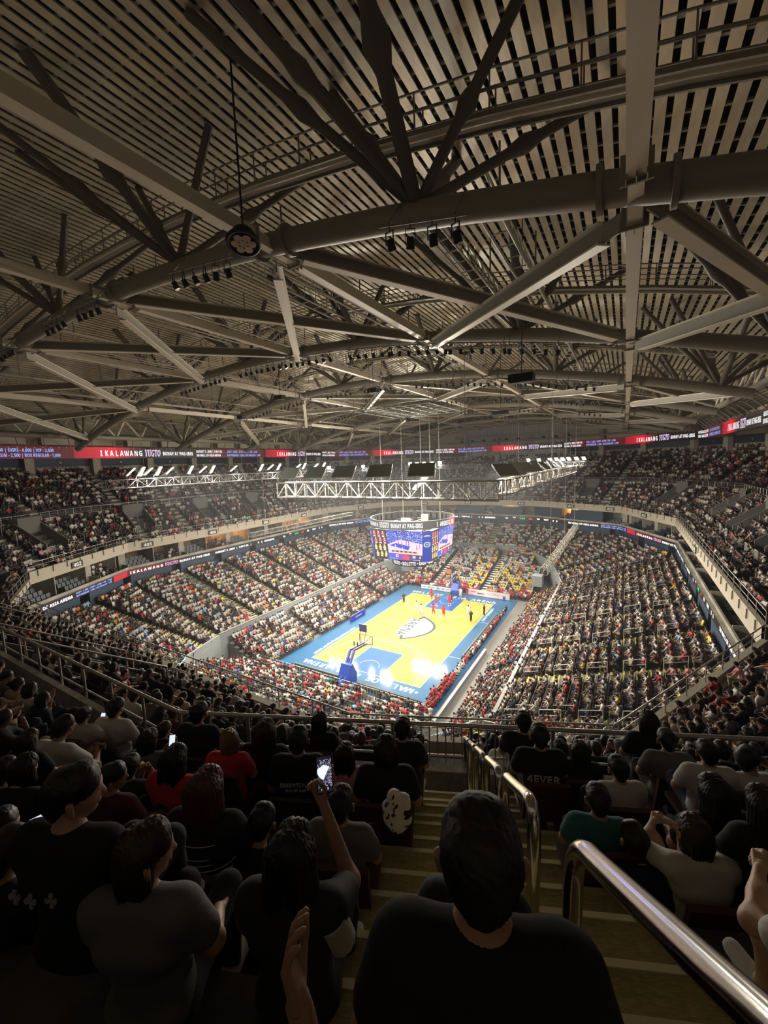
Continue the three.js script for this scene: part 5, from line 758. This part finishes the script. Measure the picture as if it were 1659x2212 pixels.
// ---------------------------------------------------------------- the stair in front of the camera, its handrails
{
  const st = thing('stair_front', 'khaki concrete stair with bright step edges below the camera', undefined, [0, 0, 0], 0, undefined, 'structure'), khaki = std(0xffffff, 0.85, 0, { map: mottled(150, 138, 96, 0.4) }), edge = std(lin(0.62, 0.58, 0.40), 0.3, 0.5);
  for (let k = -1; k <= 7; k++) {
    const sc = 0.34, W = 1.75, F = k === 7 ? WALK : rowFloor(k);
    const c = local(0.8 * k, sc, F + 0.132), a = boxMesh('step', c.toArray(), [W, 0.264, 0.4], khaki, st, FACE); const n1 = local(0.8 * k + 0.185, sc, F + 0.267); boxMesh('nosing', n1.toArray(), [W, 0.012, 0.035], edge, st, FACE);
    if (k < 7) { const c2 = local(0.8 * k + 0.42, sc, F - 0.11); boxMesh('step', c2.toArray(), [W, 0.24, 0.4], khaki, st, FACE); const n2 = local(0.8 * k + 0.6, sc, F + 0.014); boxMesh('nosing', n2.toArray(), [W, 0.012, 0.035], edge, st, FACE); }
  }
  [[1.2, 0.15], [2.5, 1.75], [3.5, 2.75], [4.5, 3.75], [5.5, 4.75], [6.5, 5.75]].forEach(([d0, d1], i) => {
    const o = thing('stair_handrail', `polished steel handrail, ${ord(i)} one down the centre of the stair`, 'handrail', [0, 0, 0], 0, 'steel handrails down the stair'), y = (D) => EYE_FLOOR - UP_SLOPE * D, H = 1.09, s = 0.42;
    const c = new THREE.CatmullRomCurve3([local(d0 + 0.02, s, y(d0) - 0.1), local(d0 + 0.02, s, y(d0) + 0.6), local(d0 + 0.01, s, y(d0) + H - 0.08), local(d0 - 0.07, s, y(d0 - 0.07) + H), local(d0 - 0.14, s, y(d0 - 0.14) + H), local((d0 + d1) / 2, s, y((d0 + d1) / 2) + H), local(d1 + 0.12, s, y(d1 + 0.12) + H), local(d1 + 0.05, s, y(d1 + 0.05) + H - 0.01), local(d1, s, y(d1) + H - 0.1), local(d1, s, y(d1) + 0.5), local(d1, s, y(d1) - 0.1)], false, 'centripetal');
    mesh('rail', new THREE.TubeGeometry(c, 60, 0.031, 16), M.chrome, o); for (const D of [d0, d1]) { const p = local(D, s, y(D) - 0.02), f = mesh('base_plate', new THREE.CylinderGeometry(0.07, 0.07, 0.02, 16), M.rail, o); f.position.copy(p); }
  });
}
// ---------------------------------------------------------------- seats
const seatProto = (() => { const g = new THREE.Group(), pan = new MB(); pan.box(0, 0.41, 0.02, 0.46, 0.05, 0.42); const bk = new MB(); bk.obox(V3(0, 0.66, -0.24), V3(0.23, 0, 0), V3(0, 0.22, -0.04), V3(0, 0.004, 0.02)); const ped = new MB(); ped.box(0, 0.2, -0.12, 0.08, 0.4, 0.1); return { pan: pan.geo(), bk: bk.geo(), ped: ped.geo() }; })();
const blueSeatGeo = mergeGeometries([seatProto.pan, seatProto.bk, seatProto.ped]);
// ---------------------------------------------------------------- people near the camera, placed one by one
const tread = (D) => rowFloor(Math.round((D - 0.2) / 0.8));
const near = [
  // D, s, head height, look, label
  [0.89, 0.09, 22.95, { pose: 'tall', shirt: 'black', legs: 'black', hair: 'short' }, 'large man with short black hair and black shirt right before the camera'],
  [1.29, -1.45, 22.65, { pose: 'side', shirt: 'black', legs: 'black', hair: 'short', skin: 2 }, 'man in black shirt with three pale crosses on the back'],
  [1.24, -1.12, 22.47, { pose: 'side', shirt: 'grey', legs: 'charcoal', hair: 'bob', hairColor: 'brown' }, 'brown-haired person in grey-white shirt looking right, beside the crosses shirt'],
  [1.39, -0.60, 22.36, { pose: 'film', shirt: 'charcoal', legs: 'black', hair: 'long', skin: 1 }, 'long-haired woman in dark top raising a phone to film the game'],
  [2.38, -0.67, 21.66, { pose: 'lap', shirt: 'grey', legs: 'black', hair: 'short', skin: 1 }, 'man in grey shirt with short hair, beside the lit phone'],
  [2.28, -1.20, 21.58, { pose: 'forward', shirt: 'black', legs: 'black', hair: 'short' }, 'person in black with dark round head behind the filming woman'],
  [2.20, -1.50, 21.87, { pose: 'lap', shirt: 'charcoal', legs: 'black', hair: 'long', hairColor: 'red' }, 'woman with reddish hair in a striped dark top'],
  [2.61, -2.57, 21.53, { pose: 'side', shirt: 'maroon', legs: 'navy', hair: 'short', skin: 1 }, 'man in maroon shirt with bare arm, behind the crosses shirt'],
  [3.10, -2.40, 21.31, { pose: 'lap', shirt: 'red', legs: 'navy', hair: 'long' }, 'long-haired woman in dark red shirt left of the striped top'],
  [3.62, -2.17, 21.12, { pose: 'sideLeft', shirt: 'red', legs: 'charcoal', hair: 'bob', hairColor: 'blond' }, 'person with light hair in bright red shirt'],
  [4.04, -4.58, 20.86, { pose: 'forward', shirt: 'white', legs: 'tan', hair: 'short' }, 'man in white jersey bending forward at the far left row'],
  [4.6, -4.86, 20.62, { pose: 'phone', shirt: 'off-white', legs: 'navy', hair: 'short' }, 'man in pale shirt looking at a bright phone, left rows'],
  [4.01, -3.42, 20.77, { pose: 'phone', shirt: 'grey', legs: 'black', hair: 'bob' }, 'woman in grey top looking down at a lit phone'],
  [3.83, -1.50, 21.01, { pose: 'tall', shirt: 'black', legs: 'black', hair: 'short' }, 'man in black shirt with pale lettering across his back'],
  [4.07, -1.99, 20.91, { pose: 'lap', shirt: 'black', legs: 'black', hair: 'long' }, 'dark-clothed long-haired woman left of the lettered black shirt'],
  [3.63, -0.95, 21.03, { pose: 'lap', shirt: 'pink', legs: 'black', hair: 'long' }, 'long-haired girl in pale pink top in front of the railing'],
  [3.34, -0.49, 21.33, { pose: 'tall', shirt: 'black', legs: 'black', hair: 'bob' }, 'broad person in black beside the stair, left of the step edges'],
  [4.38, -0.44, 20.81, { pose: 'lap', shirt: 'charcoal', legs: 'black', hair: 'short' }, 'person in charcoal directly behind the walkway bars'],
  [4.31, 1.09, 20.85, { pose: 'lap', shirt: 'black', legs: 'black', hair: 'short', skin: 1 }, 'man in black jersey lettered across the shoulders, right of the stair'],
  [4.6, 1.62, 20.48, { pose: 'lap', shirt: 'black', legs: 'navy', hair: 'long' }, 'long-haired woman in black right of the lettered jersey'],
  [5.54, 1.69, 19.78, { pose: 'lap', shirt: 'white', legs: 'navy', hair: 'short' }, 'person in white shirt seen between two dark heads below walkway rail'],
  [3.65, 1.63, 21.03, { pose: 'lap', shirt: 'off-white', legs: 'navy', hair: 'short' }, 'man in pale shirt with a dark strap across his back'],
  [2.91, 1.16, 21.35, { pose: 'lap', shirt: 'teal', legs: 'black', hair: 'short', skin: 1 }, 'man in teal shirt right of the stair'],
  [2.56, 1.62, 21.46, { pose: 'hug', shirt: 'off-white', legs: 'tan', hair: 'bob', hairColor: 'brown', wear: 'shorts' }, 'brown-haired woman hugging her raised bare knees'],
  [3.78, 2.45, 21.14, { pose: 'lap', shirt: 'white', legs: 'navy', hair: 'short' }, 'man in white shirt, second from the right edge'],
  [4.15, 3.07, 20.82, { pose: 'side', shirt: 'white', legs: 'black', hair: 'short' }, 'man in white shirt at the far right edge of the row'],
  [3.03, 2.04, 21.36, { pose: 'lap', shirt: 'black', legs: 'black', hair: 'long' }, 'long-haired woman in black before the white shirts at right'],
  [2.58, 2.02, 21.68, { pose: 'lap', shirt: 'black', legs: 'black', hair: 'long' }, 'dark long-haired person cut by the right picture edge'],
  [1.69, -2.41, 22.0, { pose: 'side', shirt: 'black', legs: 'black', hair: 'short' }, 'person cut by the left picture edge, dark clothes'],
  [2.58, -3.29, 21.58, { pose: 'forward', shirt: 'black', legs: 'charcoal', hair: 'bob' }, 'person in black leaning forward at the left edge'],
  [5.41, 1.15, 20.27, { pose: 'lap', shirt: 'charcoal', legs: 'navy', hair: 'short' }, 'dark-shirted person close to the walkway rail right of the stair'],
  [4.50, 2.50, 20.74, { pose: 'lap', shirt: 'grey', legs: 'black', hair: 'short' }, 'person in grey shirt behind the two white shirts at right'],
  [1.35, 1.42, 22.40, { pose: 'hug', shirt: 'white', legs: 'tan', hair: 'bob', wear: 'shorts', skin: 2 }, 'person in loose white shirt with bare bent leg beside the nearest handrail'],
  [0.42, -0.47, 22.86, { pose: 'raise', shirt: 'black', legs: 'black', hair: 'short', skin: 1 }, 'person in black raising an open hand at bottom left'],
  [1.5, -2.1, 22.1, { pose: 'lap', shirt: 'black', legs: 'charcoal', hair: 'short' }, 'person in black at the lower left corner'],
  [2.7, 1.35, 21.25, { pose: 'forward', shirt: 'navy', legs: 'navy', hair: 'short' }, 'person in navy bending low behind the nearest handrail'],
  [4.71, -3.22, 20.66, { pose: 'lap', shirt: 'charcoal', legs: 'navy', hair: 'short' }, 'person in charcoal next to the walkway rail, sixth left of stair'],
  [4.58, -1.51, 20.71, { pose: 'lap', shirt: 'black', legs: 'navy', hair: 'bob' }, 'bob-haired person in black just above the walkway rail, left of stair'],
  [4.94, -4.68, 20.52, { pose: 'lap', shirt: 'white', legs: 'navy', hair: 'short' }, 'person in white near the bend of the walkway rail'],
  [3.22, -2.97, 21.1, { pose: 'chin', shirt: 'charcoal', legs: 'navy', hair: 'short' }, 'person in charcoal resting chin on hand, left rows'],
  [3.56, -4.48, 21.04, { pose: 'lap', shirt: 'black', legs: 'black', hair: 'long' }, 'long-haired person in black at the left edge of the third row'],
  [2.62, -3.57, 21.5, { pose: 'lap', shirt: 'maroon', legs: 'black', hair: 'short' }, 'person in maroon cut by the left edge, second row'],
  [5.49, 2.81, 20.30, { pose: 'lap', shirt: 'black', legs: 'black', hair: 'bob' }, 'bob-haired person in black below the right white shirts'],
];
const placed = [];
function seatAt(x, y, z, turn, label) { const c = thing('stadium_seat', label, 'seat', [x, y, z], turn, 'dark red seats near the camera'); mesh('seat_pan', seatProto.pan, M.seatRed, c); mesh('backrest', seatProto.bk, M.seatRed, c); mesh('pedestal', seatProto.ped, M.dark, c); return c; }
const nearPeople = near.map(([D, s, hy, look, label], i) => {
  const fl = tread(D), S = skeleton(look.pose), sc = Math.max(0.88, Math.min(1.12, (hy - fl) / S.head[1])), y = hy - S.head[1] * sc, p = local(D - S.head[2] * sc, s, y), o = thing('person', label, 'person', p.toArray(), FACE + rr(-0.12, 0.12), 'people close to the camera');
  o.scale.setScalar(sc); person(o, { ...look, lod: 0, skin: look.skin ?? i % 3 }); placed.push(p);
  if (D > 1.6) seatAt(p.x, y + 0.02, p.z, FACE, `dark red seat under the ${label.replace(/^(a|an|the) /, '')}`.split(' ').slice(0, 15).join(' '));
  return o;
});
// print on shirts: thin raised lettering and crosses on the back
const { FontLoader } = await import('three/addons/loaders/FontLoader.js'); const { TextGeometry } = await import('three/addons/geometries/TextGeometry.js');
const font = await new FontLoader().loadAsync('fonts/droid/droid_sans_bold.typeface.json'), ink = std(lin(0.5, 0.49, 0.48), 0.8), inkPale = std(lin(0.3, 0.29, 0.3), 0.8), inkDark = std(lin(0.05, 0.045, 0.05), 0.8);
function letter(o, str, size, y, z, mat, tilt = 0.1) { const g = new TextGeometry(str, { font, size, depth: 0.008, curveSegments: 3 }); g.computeBoundingBox(); g.translate(-(g.boundingBox.max.x + g.boundingBox.min.x) / 2, 0, 0); const m = mesh('back_print', g, mat, o); m.rotation.set(0, Math.PI, 0); m.position.set(0, y, z); return m; }
const backZ = (o, y) => { const p = o.children.find((c) => c.name === 'shirt').geometry.attributes.position; let z = 0; for (let i = 0; i < p.count; i++) if (Math.abs(p.getX(i)) < 0.12 && Math.abs(p.getY(i) - y) < 0.03) z = Math.min(z, p.getZ(i)); return z - 0.004; };
const printOn = (i, str, size, y, mat) => letter(nearPeople[i], str, size, y, backZ(nearPeople[i], y + size / 2), mat);
printOn(13, 'ESSENTIALS', 0.036, 0.86, ink); printOn(13, 'FEAR OF GOD', 0.022, 0.81, ink); printOn(18, '4EVER', 0.08, 0.80, ink);
for (const [i, list] of [[10, [[-0.04, 0.80, 0.03, 0.13], [0.03, 0.80, 0.03, 0.13], [0.07, 0.86, 0.06, 0.03]]], [21, [[-0.08, 0.76, 0.018, 0.15], [-0.03, 0.76, 0.018, 0.13], [0.03, 0.75, 0.018, 0.14], [0.07, 0.75, 0.018, 0.12], [-0.01, 0.83, 0.2, 0.016]]]]) for (const [x, y, w, h] of list) boxMesh('back_print', [x, y, backZ(nearPeople[i], y)], [w, h, 0.008], inkDark, nearPeople[i]);
{ // three crosses
  const a = 0.016, f = 0.028, L = 0.062, sh = new THREE.Shape(); const pts = []; for (let k = 0; k < 4; k++) { const c = Math.cos(k * Math.PI / 2), s = Math.sin(k * Math.PI / 2), l = k === 3 ? L * 1.25 : L; for (const [x, y] of [[-a * 0.7, a * 0.9], [-f, l * 0.78], [-f * 0.7, l], [0, l * 1.12], [f * 0.7, l], [f, l * 0.78]]) pts.push(P2(x * c + y * s, -x * s + y * c)); } sh.setFromPoints(pts);
  const g = new THREE.ExtrudeGeometry(sh, { depth: 0.006, bevelEnabled: false }); for (const x of [-0.035, 0.05, 0.135]) { const m = mesh('back_print', g, inkPale, nearPeople[1]); m.rotation.y = Math.PI; m.position.set(x, 0.86, backZ(nearPeople[1], 0.87) + Math.abs(x - 0.05) * 0.12); m.scale.set(0.36, 0.52, 1); }
}
// stripes of the striped top: thin bands on the shoulders
for (let k = 0; k < 9; k++) { const S = skeleton('lap'), y = 0.64 + k * 0.038, w = 0.205 + (k < 2 ? -0.02 : 0), g = new THREE.TorusGeometry(0.15, 0.004, 4, 30); g.rotateX(Math.PI / 2); g.scale(1.36, 1, 0.955); const m = mesh('stripe', g, ink, nearPeople[6]); m.position.set(0, y, -0.022); if (k > 6) m.scale.set(0.97, 1, 0.9); }
{ const sb = new MB(); sb.bar(V3(-0.16, 1.02, -0.10), V3(0.15, 0.62, -0.158), 0.03, 0.012); sb.to('bag_strap', M.black, nearPeople[21]); }
{ const w = nearPeople[3]; const g = new MB(); g.tube(V3(-0.19, 0.98, -0.06), V3(-0.225, 0.82, -0.02), 0.068, 0.064, 12); g.to('sleeve_stripe', clothMats['off-white'], w); }
// phones
phoneAt('bright phone held up by the woman filming the game', nearPeople[3].localToWorld(V3(-0.05, 1.27, 0.40)), EYE, 2);
phoneAt('bright phone in the hands of the man in a pale shirt', nearPeople[11].localToWorld(V3(0, 0.90, 0.37)), nearPeople[11].localToWorld(V3(0, 1.25, -0.2)));
phoneAt('lit phone of the woman in a grey top', nearPeople[12].localToWorld(V3(-0.06, 0.92, 0.36)), nearPeople[12].localToWorld(V3(-0.25, 1.3, -0.4)));
phoneAt('glowing phone held low at the left edge', local(1.62, -2.05, 22.1), EYE);
{ const t = canvasTex(128, 128, (x, w, h) => { x.fillStyle = '#d8d2c6'; x.fillRect(0, 0, w, h); x.fillStyle = '#1c1a18'; for (let i = 0; i < 16; i++) { x.beginPath(); x.ellipse(rr(0, 128), rr(0, 128), rr(5, 15), rr(4, 10), rr(0, 3), 0, 7); x.fill(); } }); t.repeat.set(5, 5); const g = meshBones([B([0, 0, 0], [0.02, 0.2, 0], 0.075, 0.055), B([-0.06, 0.03, 0], [-0.05, 0.17, 0.01], 0.05, 0.05), B([0.06, 0.02, 0.01], [0.07, 0.12, 0], 0.05, 0.045)], 0.012, 0.03); const p = g.attributes.position, uv = []; for (let i = 0; i < p.count; i++) uv.push(p.getX(i) + p.getZ(i) * 0.7, p.getY(i)); g.setAttribute('uv', new THREE.Float32BufferAttribute(uv, 2)); const o = tag(mesh('patterned_bag', g, std(0xffffff, 0.8, 0, { map: t })), 'white bag with black blotches held on a lap beside the stair', 'bag'); o.position.copy(local(2.7, -0.33, 21.25)); o.rotation.y = FACE; }

// ---------------------------------------------------------------- the rest of the crowd
const shirts = { low: [['white', 40], ['off-white', 12], ['black', 15], ['charcoal', 6], ['grey', 6], ['red', 6.5], ['maroon', 3], ['blue', 2], ['light blue', 3], ['navy', 4], ['tan', 4], ['orange', 1.5], ['yellow', 1.5], ['pink', 3], ['green', 1]], up: [['white', 24], ['off-white', 8], ['black', 30], ['charcoal', 12], ['grey', 9], ['red', 3], ['maroon', 6], ['navy', 8], ['tan', 3], ['pink', 2]] };
const choose = (l) => { let t = rnd() * l.reduce((a, b) => a + b[1], 0); for (const [k, w] of l) if ((t -= w) <= 0) return k; return l[0][0]; };
const pickShirt = (s) => {
  if (s.zone === 'floor' && s.f === 8 && s.x > 1 && rnd() < (s.z > -28 && s.z < -20 ? 0.3 : 0.08)) return 'yellow';
  if (s.zone === 'floor' && s.f === 11 && s.z < -9 && rnd() < 0.25) return 'yellow';
  if (s.zone === 'low' && s.f === 10 && s.k < 5 && rnd() < 0.2) return 'yellow';
  if (s.zone === 'floor' && s.f === 8 && s.k < 3 && rnd() < 0.4) return 'red';
  if (s.zone === 'floor' && (s.f === 11 || s.f === 2) && rnd() < 0.16) return 'red';
  if (s.zone === 'bench') return s.red ? 'red' : choose([['white', 5], ['navy', 2], ['black', 2], ['red', 2]]);
  return choose(s.zone === 'low' || s.zone === 'floor' ? shirts.low : shirts.up);
};
for (let z = -11; z < 6; z += 0.62) seats.push({ x: 10.35, y: 0, z, dx: -1, dz: 0, zone: 'bench', f: 11, k: 0, idx: 0, red: z < 0 && z > -9 && rnd() < 0.6 });
for (let z = 7; z < 17.4; z += 0.6) seats.push({ x: 10.4, y: 0, z, dx: -1, dz: 0, zone: 'bench', f: 11, k: 1, idx: 0, red: z > 11 });
for (let z = 12; z < 18; z += 0.75) seats.push({ x: 10.0 + rr(-0.2, 0.2), y: 0, z, dx: -1, dz: 0, zone: 'bench', f: 11, k: 2, idx: 0, red: true });
const frustum = new THREE.Frustum(); scene.updateMatrixWorld(true); camera.updateMatrixWorld(true); camera.updateProjectionMatrix(); frustum.setFromProjectionMatrix(new THREE.Matrix4().multiplyMatrices(camera.projectionMatrix, camera.matrixWorld.clone().invert()));
const fill = { low: 0.96, floor: 0.97, uplow: 0.93, uphigh: 0.9, suite: 0.8, bench: 1 };
const empty = [], people = [];
for (const s of seats) {
  if (s.zone === 'empty') { empty.push(s); continue; }
  const dx = s.x - EYE.x, dz = s.z - EYE.z, D = -(dx * NIN.x + dz * NIN.y), sr = dx * TRIGHT.x + dz * TRIGHT.y;
  if (s.zone === 'uphigh' && D < 6.2 && D > -3 && sr > -6.5 && sr < 5 && placed.some((p) => Math.hypot(p.x - s.x, p.z - s.z) < 0.66)) continue;
  if (s.zone === 'uphigh' && D < 0.9 && Math.hypot(dx, dz) < 2.4) continue;
  if (s.zone === 'uphigh' && s.f === 1 && D < 2 && sr > -2.4 && sr < 2.4) continue;
  if (rnd() > fill[s.zone]) continue;
  s.dist = Math.hypot(dx, s.y + 0.9 - EYE.y, dz); s.seen = frustum.containsPoint(V3(s.x, s.y + 1.1, s.z)) || frustum.containsPoint(V3(s.x, s.y + 0.7, s.z)); people.push(s);
}
const close = people.filter((s) => s.seen && (s.zone === 'uphigh' || s.zone === 'uplow')).sort((a, b) => a.dist - b.dist).slice(0, 235), isClose = new Set(close);
const hairWords = { short: 'short hair', long: 'long hair', bob: 'bobbed hair', cap: 'a cap', bun: 'a hair bun', pony: 'a ponytail' };
close.forEach((s, i) => {
  const look = { pose: pick(['lap', 'phone', 'forward', 'crossed', 'chin', 'side', 'sideLeft', 'clap', 'lap', 'tall']), shirt: choose(shirts.up), legs: pick(['navy', 'black', 'charcoal', 'tan']), hair: pick(['short', 'short', 'short', 'long', 'long', 'bob', 'cap', 'bun', 'pony']), hairColor: rnd() < 0.85 ? 'black' : 'brown', skin: i % 4, lod: s.dist < 9 ? 1 : 2 };
  const place = s.f === 1 ? 'camera block' : FACETS[s.f], o = thing('person', `person in ${look.shirt} top, ${hairWords[look.hair]}, ${ord(s.k)} row ${s.zone === 'uphigh' ? 'above' : 'below'} walkway, ${place}, ${ord(s.idx)} seat`, 'person', [s.x, s.y, s.z], Math.atan2(s.dx, s.dz) + rr(-0.2, 0.2), 'seated spectators of the upper stand');
  o.scale.setScalar(rr(0.93, 1.07)); person(o, look);
});
empty.filter((s) => s.f >= 4).forEach((s) => { const m = mesh('suite_chair', blueSeatGeo, M.seatBlue); m.position.set(s.x, s.y, s.z); m.rotation.y = Math.atan2(s.dx, s.dz); m.scale.setScalar(1.05); tag(m, `empty dark blue chair, ${FACETS[s.f]} suites, ${ord(s.k)} suite, ${ord(Math.floor(s.idx / 5))} row, ${ord(s.idx % 5)} place`, 'chair', 'empty blue suite chairs'); });
{ // far spectators: too many to place one by one
  const crowd = thing('seated_crowd', 'dense crowd of seated spectators filling the stands', 'crowd', [0, 0, 0], 0, undefined, 'stuff');
  const low = { lap: {}, phone: {}, forward: {}, clap: {} }, kinds = Object.keys(low), geos = {};
  for (const kd of kinds) {
    const S = skeleton(kd), parts = [['s', [...S.core.slice(1), ...S.sleeve]], ['k', [...S.armBones, ...S.neck, B([S.head[0], S.head[1] - 0.02, S.head[2] + 0.03], [S.head[0], S.head[1] + 0.02, S.head[2] + 0.02], 0.075, 0.07)]], ['h', [B([S.head[0], S.head[1] + 0.035, S.head[2] - 0.03], [S.head[0], S.head[1] + 0.05, S.head[2] + 0.01], 0.09, 0.08)]], ['t', [S.core[0], ...S.legs.filter((_, i) => i % 4 !== 3)]]];
    const all = parts.flatMap(([c, l]) => l.map((b) => [c, b])), g = meshBones(all.map(([, b]) => b), 0.065, 0.03), p = g.attributes.position, cls = [];
    for (let i = 0; i < p.count; i++) { let best = 1e9, cc = 's'; for (const [c, b] of all) { const a = V3(b[0], b[1], b[2]), e = V3(b[3], b[4], b[5]).sub(a), q = V3(p.getX(i), p.getY(i), p.getZ(i)), h = Math.max(0, Math.min(1, q.clone().sub(a).dot(e) / (e.lengthSq() || 1e-9))), d = q.distanceTo(a.addScaledVector(e, h)) - lerp(b[6], b[7], h) - (c === 's' ? 0.012 : c === 'h' ? 0.01 : 0); if (d < best) { best = d; cc = c; } } cls.push(cc); }
    geos[kd] = { g, cls };
  }
  const byKey = new Map(); for (const s of people) { if (isClose.has(s)) continue; if (!s.seen && s.dist > 25 && (s.z > 45 || s.y > 12)) continue; const key = pickShirt(s) + '|' + pick(kinds); if (!byKey.has(key)) byKey.set(key, []); byKey.get(key).push(s); }
  const skinC = [0.36, 0.22, 0.145], hairC = [0.008, 0.007, 0.007], m4 = new THREE.Matrix4(), q4 = new THREE.Quaternion(), legsC = [[0.02, 0.025, 0.05], [0.01, 0.01, 0.01], [0.05, 0.06, 0.10], [0.2, 0.17, 0.12]];
  const cm = new THREE.MeshStandardMaterial({ color: 0xffffff, roughness: 0.85, vertexColors: true }); let total = 0;
  for (const [key, list] of byKey) {
    const [sh, kd] = key.split('|'), { g, cls } = geos[kd], gg = g.clone(), col = [], lc = pick(legsC); for (const c of cls) col.push(...({ s: CLOTH[sh], k: skinC, h: hairC, t: lc })[c]); gg.setAttribute('color', new THREE.Float32BufferAttribute(col, 3));
    const im = new THREE.InstancedMesh(gg, cm, list.length); im.name = `spectators_in_${sh.replace(/[ -]/g, '_')}_${{ lap: 'sitting', phone: 'holding', forward: 'leaning', clap: 'clapping' }[kd]}`; im.castShadow = im.receiveShadow = true; im.userData.kind = 'stuff';
    list.forEach((s, i) => { const k = rr(1.0, 1.13); m4.compose(V3(s.x + rr(-0.05, 0.05), s.y, s.z + rr(-0.05, 0.05)), q4.setFromAxisAngle(V3(0, 1, 0), Math.atan2(s.dx, s.dz) + rr(-0.35, 0.35)), V3(k, k * rr(0.94, 1.06), k)); im.setMatrixAt(i, m4); const b = rr(0.8, 1.15); im.setColorAt(i, lin(b, b, b)); }); crowd.add(im); total += list.length;
  }
  console.log('crowd', total, 'individuals', close.length, 'near', near.length);
  // red seats behind and between them
  const sm = new THREE.InstancedMesh(blueSeatGeo, M.seatRed, people.length); sm.name = numbered('stadium_seat_rows'); sm.castShadow = sm.receiveShadow = true; let n = 0; for (const s of seats) { if (s.zone === 'empty' || s.zone === 'bench' || s.zone === 'suite') continue; if (Math.hypot(s.x - EYE.x, s.z - EYE.z) < 6 && s.zone === 'uphigh' && s.f === 1) continue; if (n >= people.length) break; m4.compose(V3(s.x, s.y, s.z), q4.setFromAxisAngle(V3(0, 1, 0), Math.atan2(s.dx, s.dz)), V3(1, 1, 1)); sm.setMatrixAt(n++, m4); } sm.count = n; tag(sm, 'rows of dark red folding seats under the crowd', 'seats', undefined, 'stuff'); scene.add(sm);
}
// ---------------------------------------------------------------- players and referees on the court
[[-6.3, -8.4, 'ref'], [-2.4, -5.4, 'white'], [-1.1, -4.4, 'white'], [-2.7, -11.9, 'red'], [-0.7, -9.4, 'red'], [0.6, -5.2, 'red'], [2.3, -5.3, 'red'], [1.3, -10.3, 'red'], [0.6, -12.9, 'ref'], [1.6, -14.6, 'white'], [-4.4, -15.8, 'white'], [5.7, -6.9, 'white'], [6.6, -5.4, 'ref'], [7.6, -8.7, 'ref']].forEach(([x, z, t], i) => {
  const kind = ['wait', 'play', 'defend'][i % 3 === 2 && t !== 'ref' ? 2 : i % 2], pose = standing(kind); pose.id = 'stand_' + kind;
  const where = ['near the left arc', 'left of the foul line arc', 'beside another white jersey on the arc', 'at the left block of the far key', 'inside the blue far key, left', 'at the top of the blue far key', 'right of the far foul line', 'inside the blue far key, right', 'under the far basket', 'right of the far hoop stand', 'behind the far end line', 'on the right wing', 'beside the right wing player', 'at the right sideline'][i];
  const o = thing('person', `${t === 'ref' ? 'official in dark clothes' : `player in ${t} jersey and shorts`} standing ${where}`, 'person', [x, 0.062, z], Math.atan2(-x, (t === 'ref' ? -6 : -12) - z) + rr(-0.6, 0.6), 'players and officials on the court'); o.scale.setScalar(t === 'ref' ? 1.02 : 1.14);
  person(o, { pose, shirt: t === 'ref' ? 'charcoal' : t, legs: t === 'ref' ? 'black' : t, hair: 'short', skin: 1 + i % 3, lod: 1, wear: t === 'ref' ? 'trousers' : 'shorts' });
});
scene.traverse((o) => { if (o.isMesh) { o.castShadow = true; o.receiveShadow = true; } });
renderer.render(scene, camera);
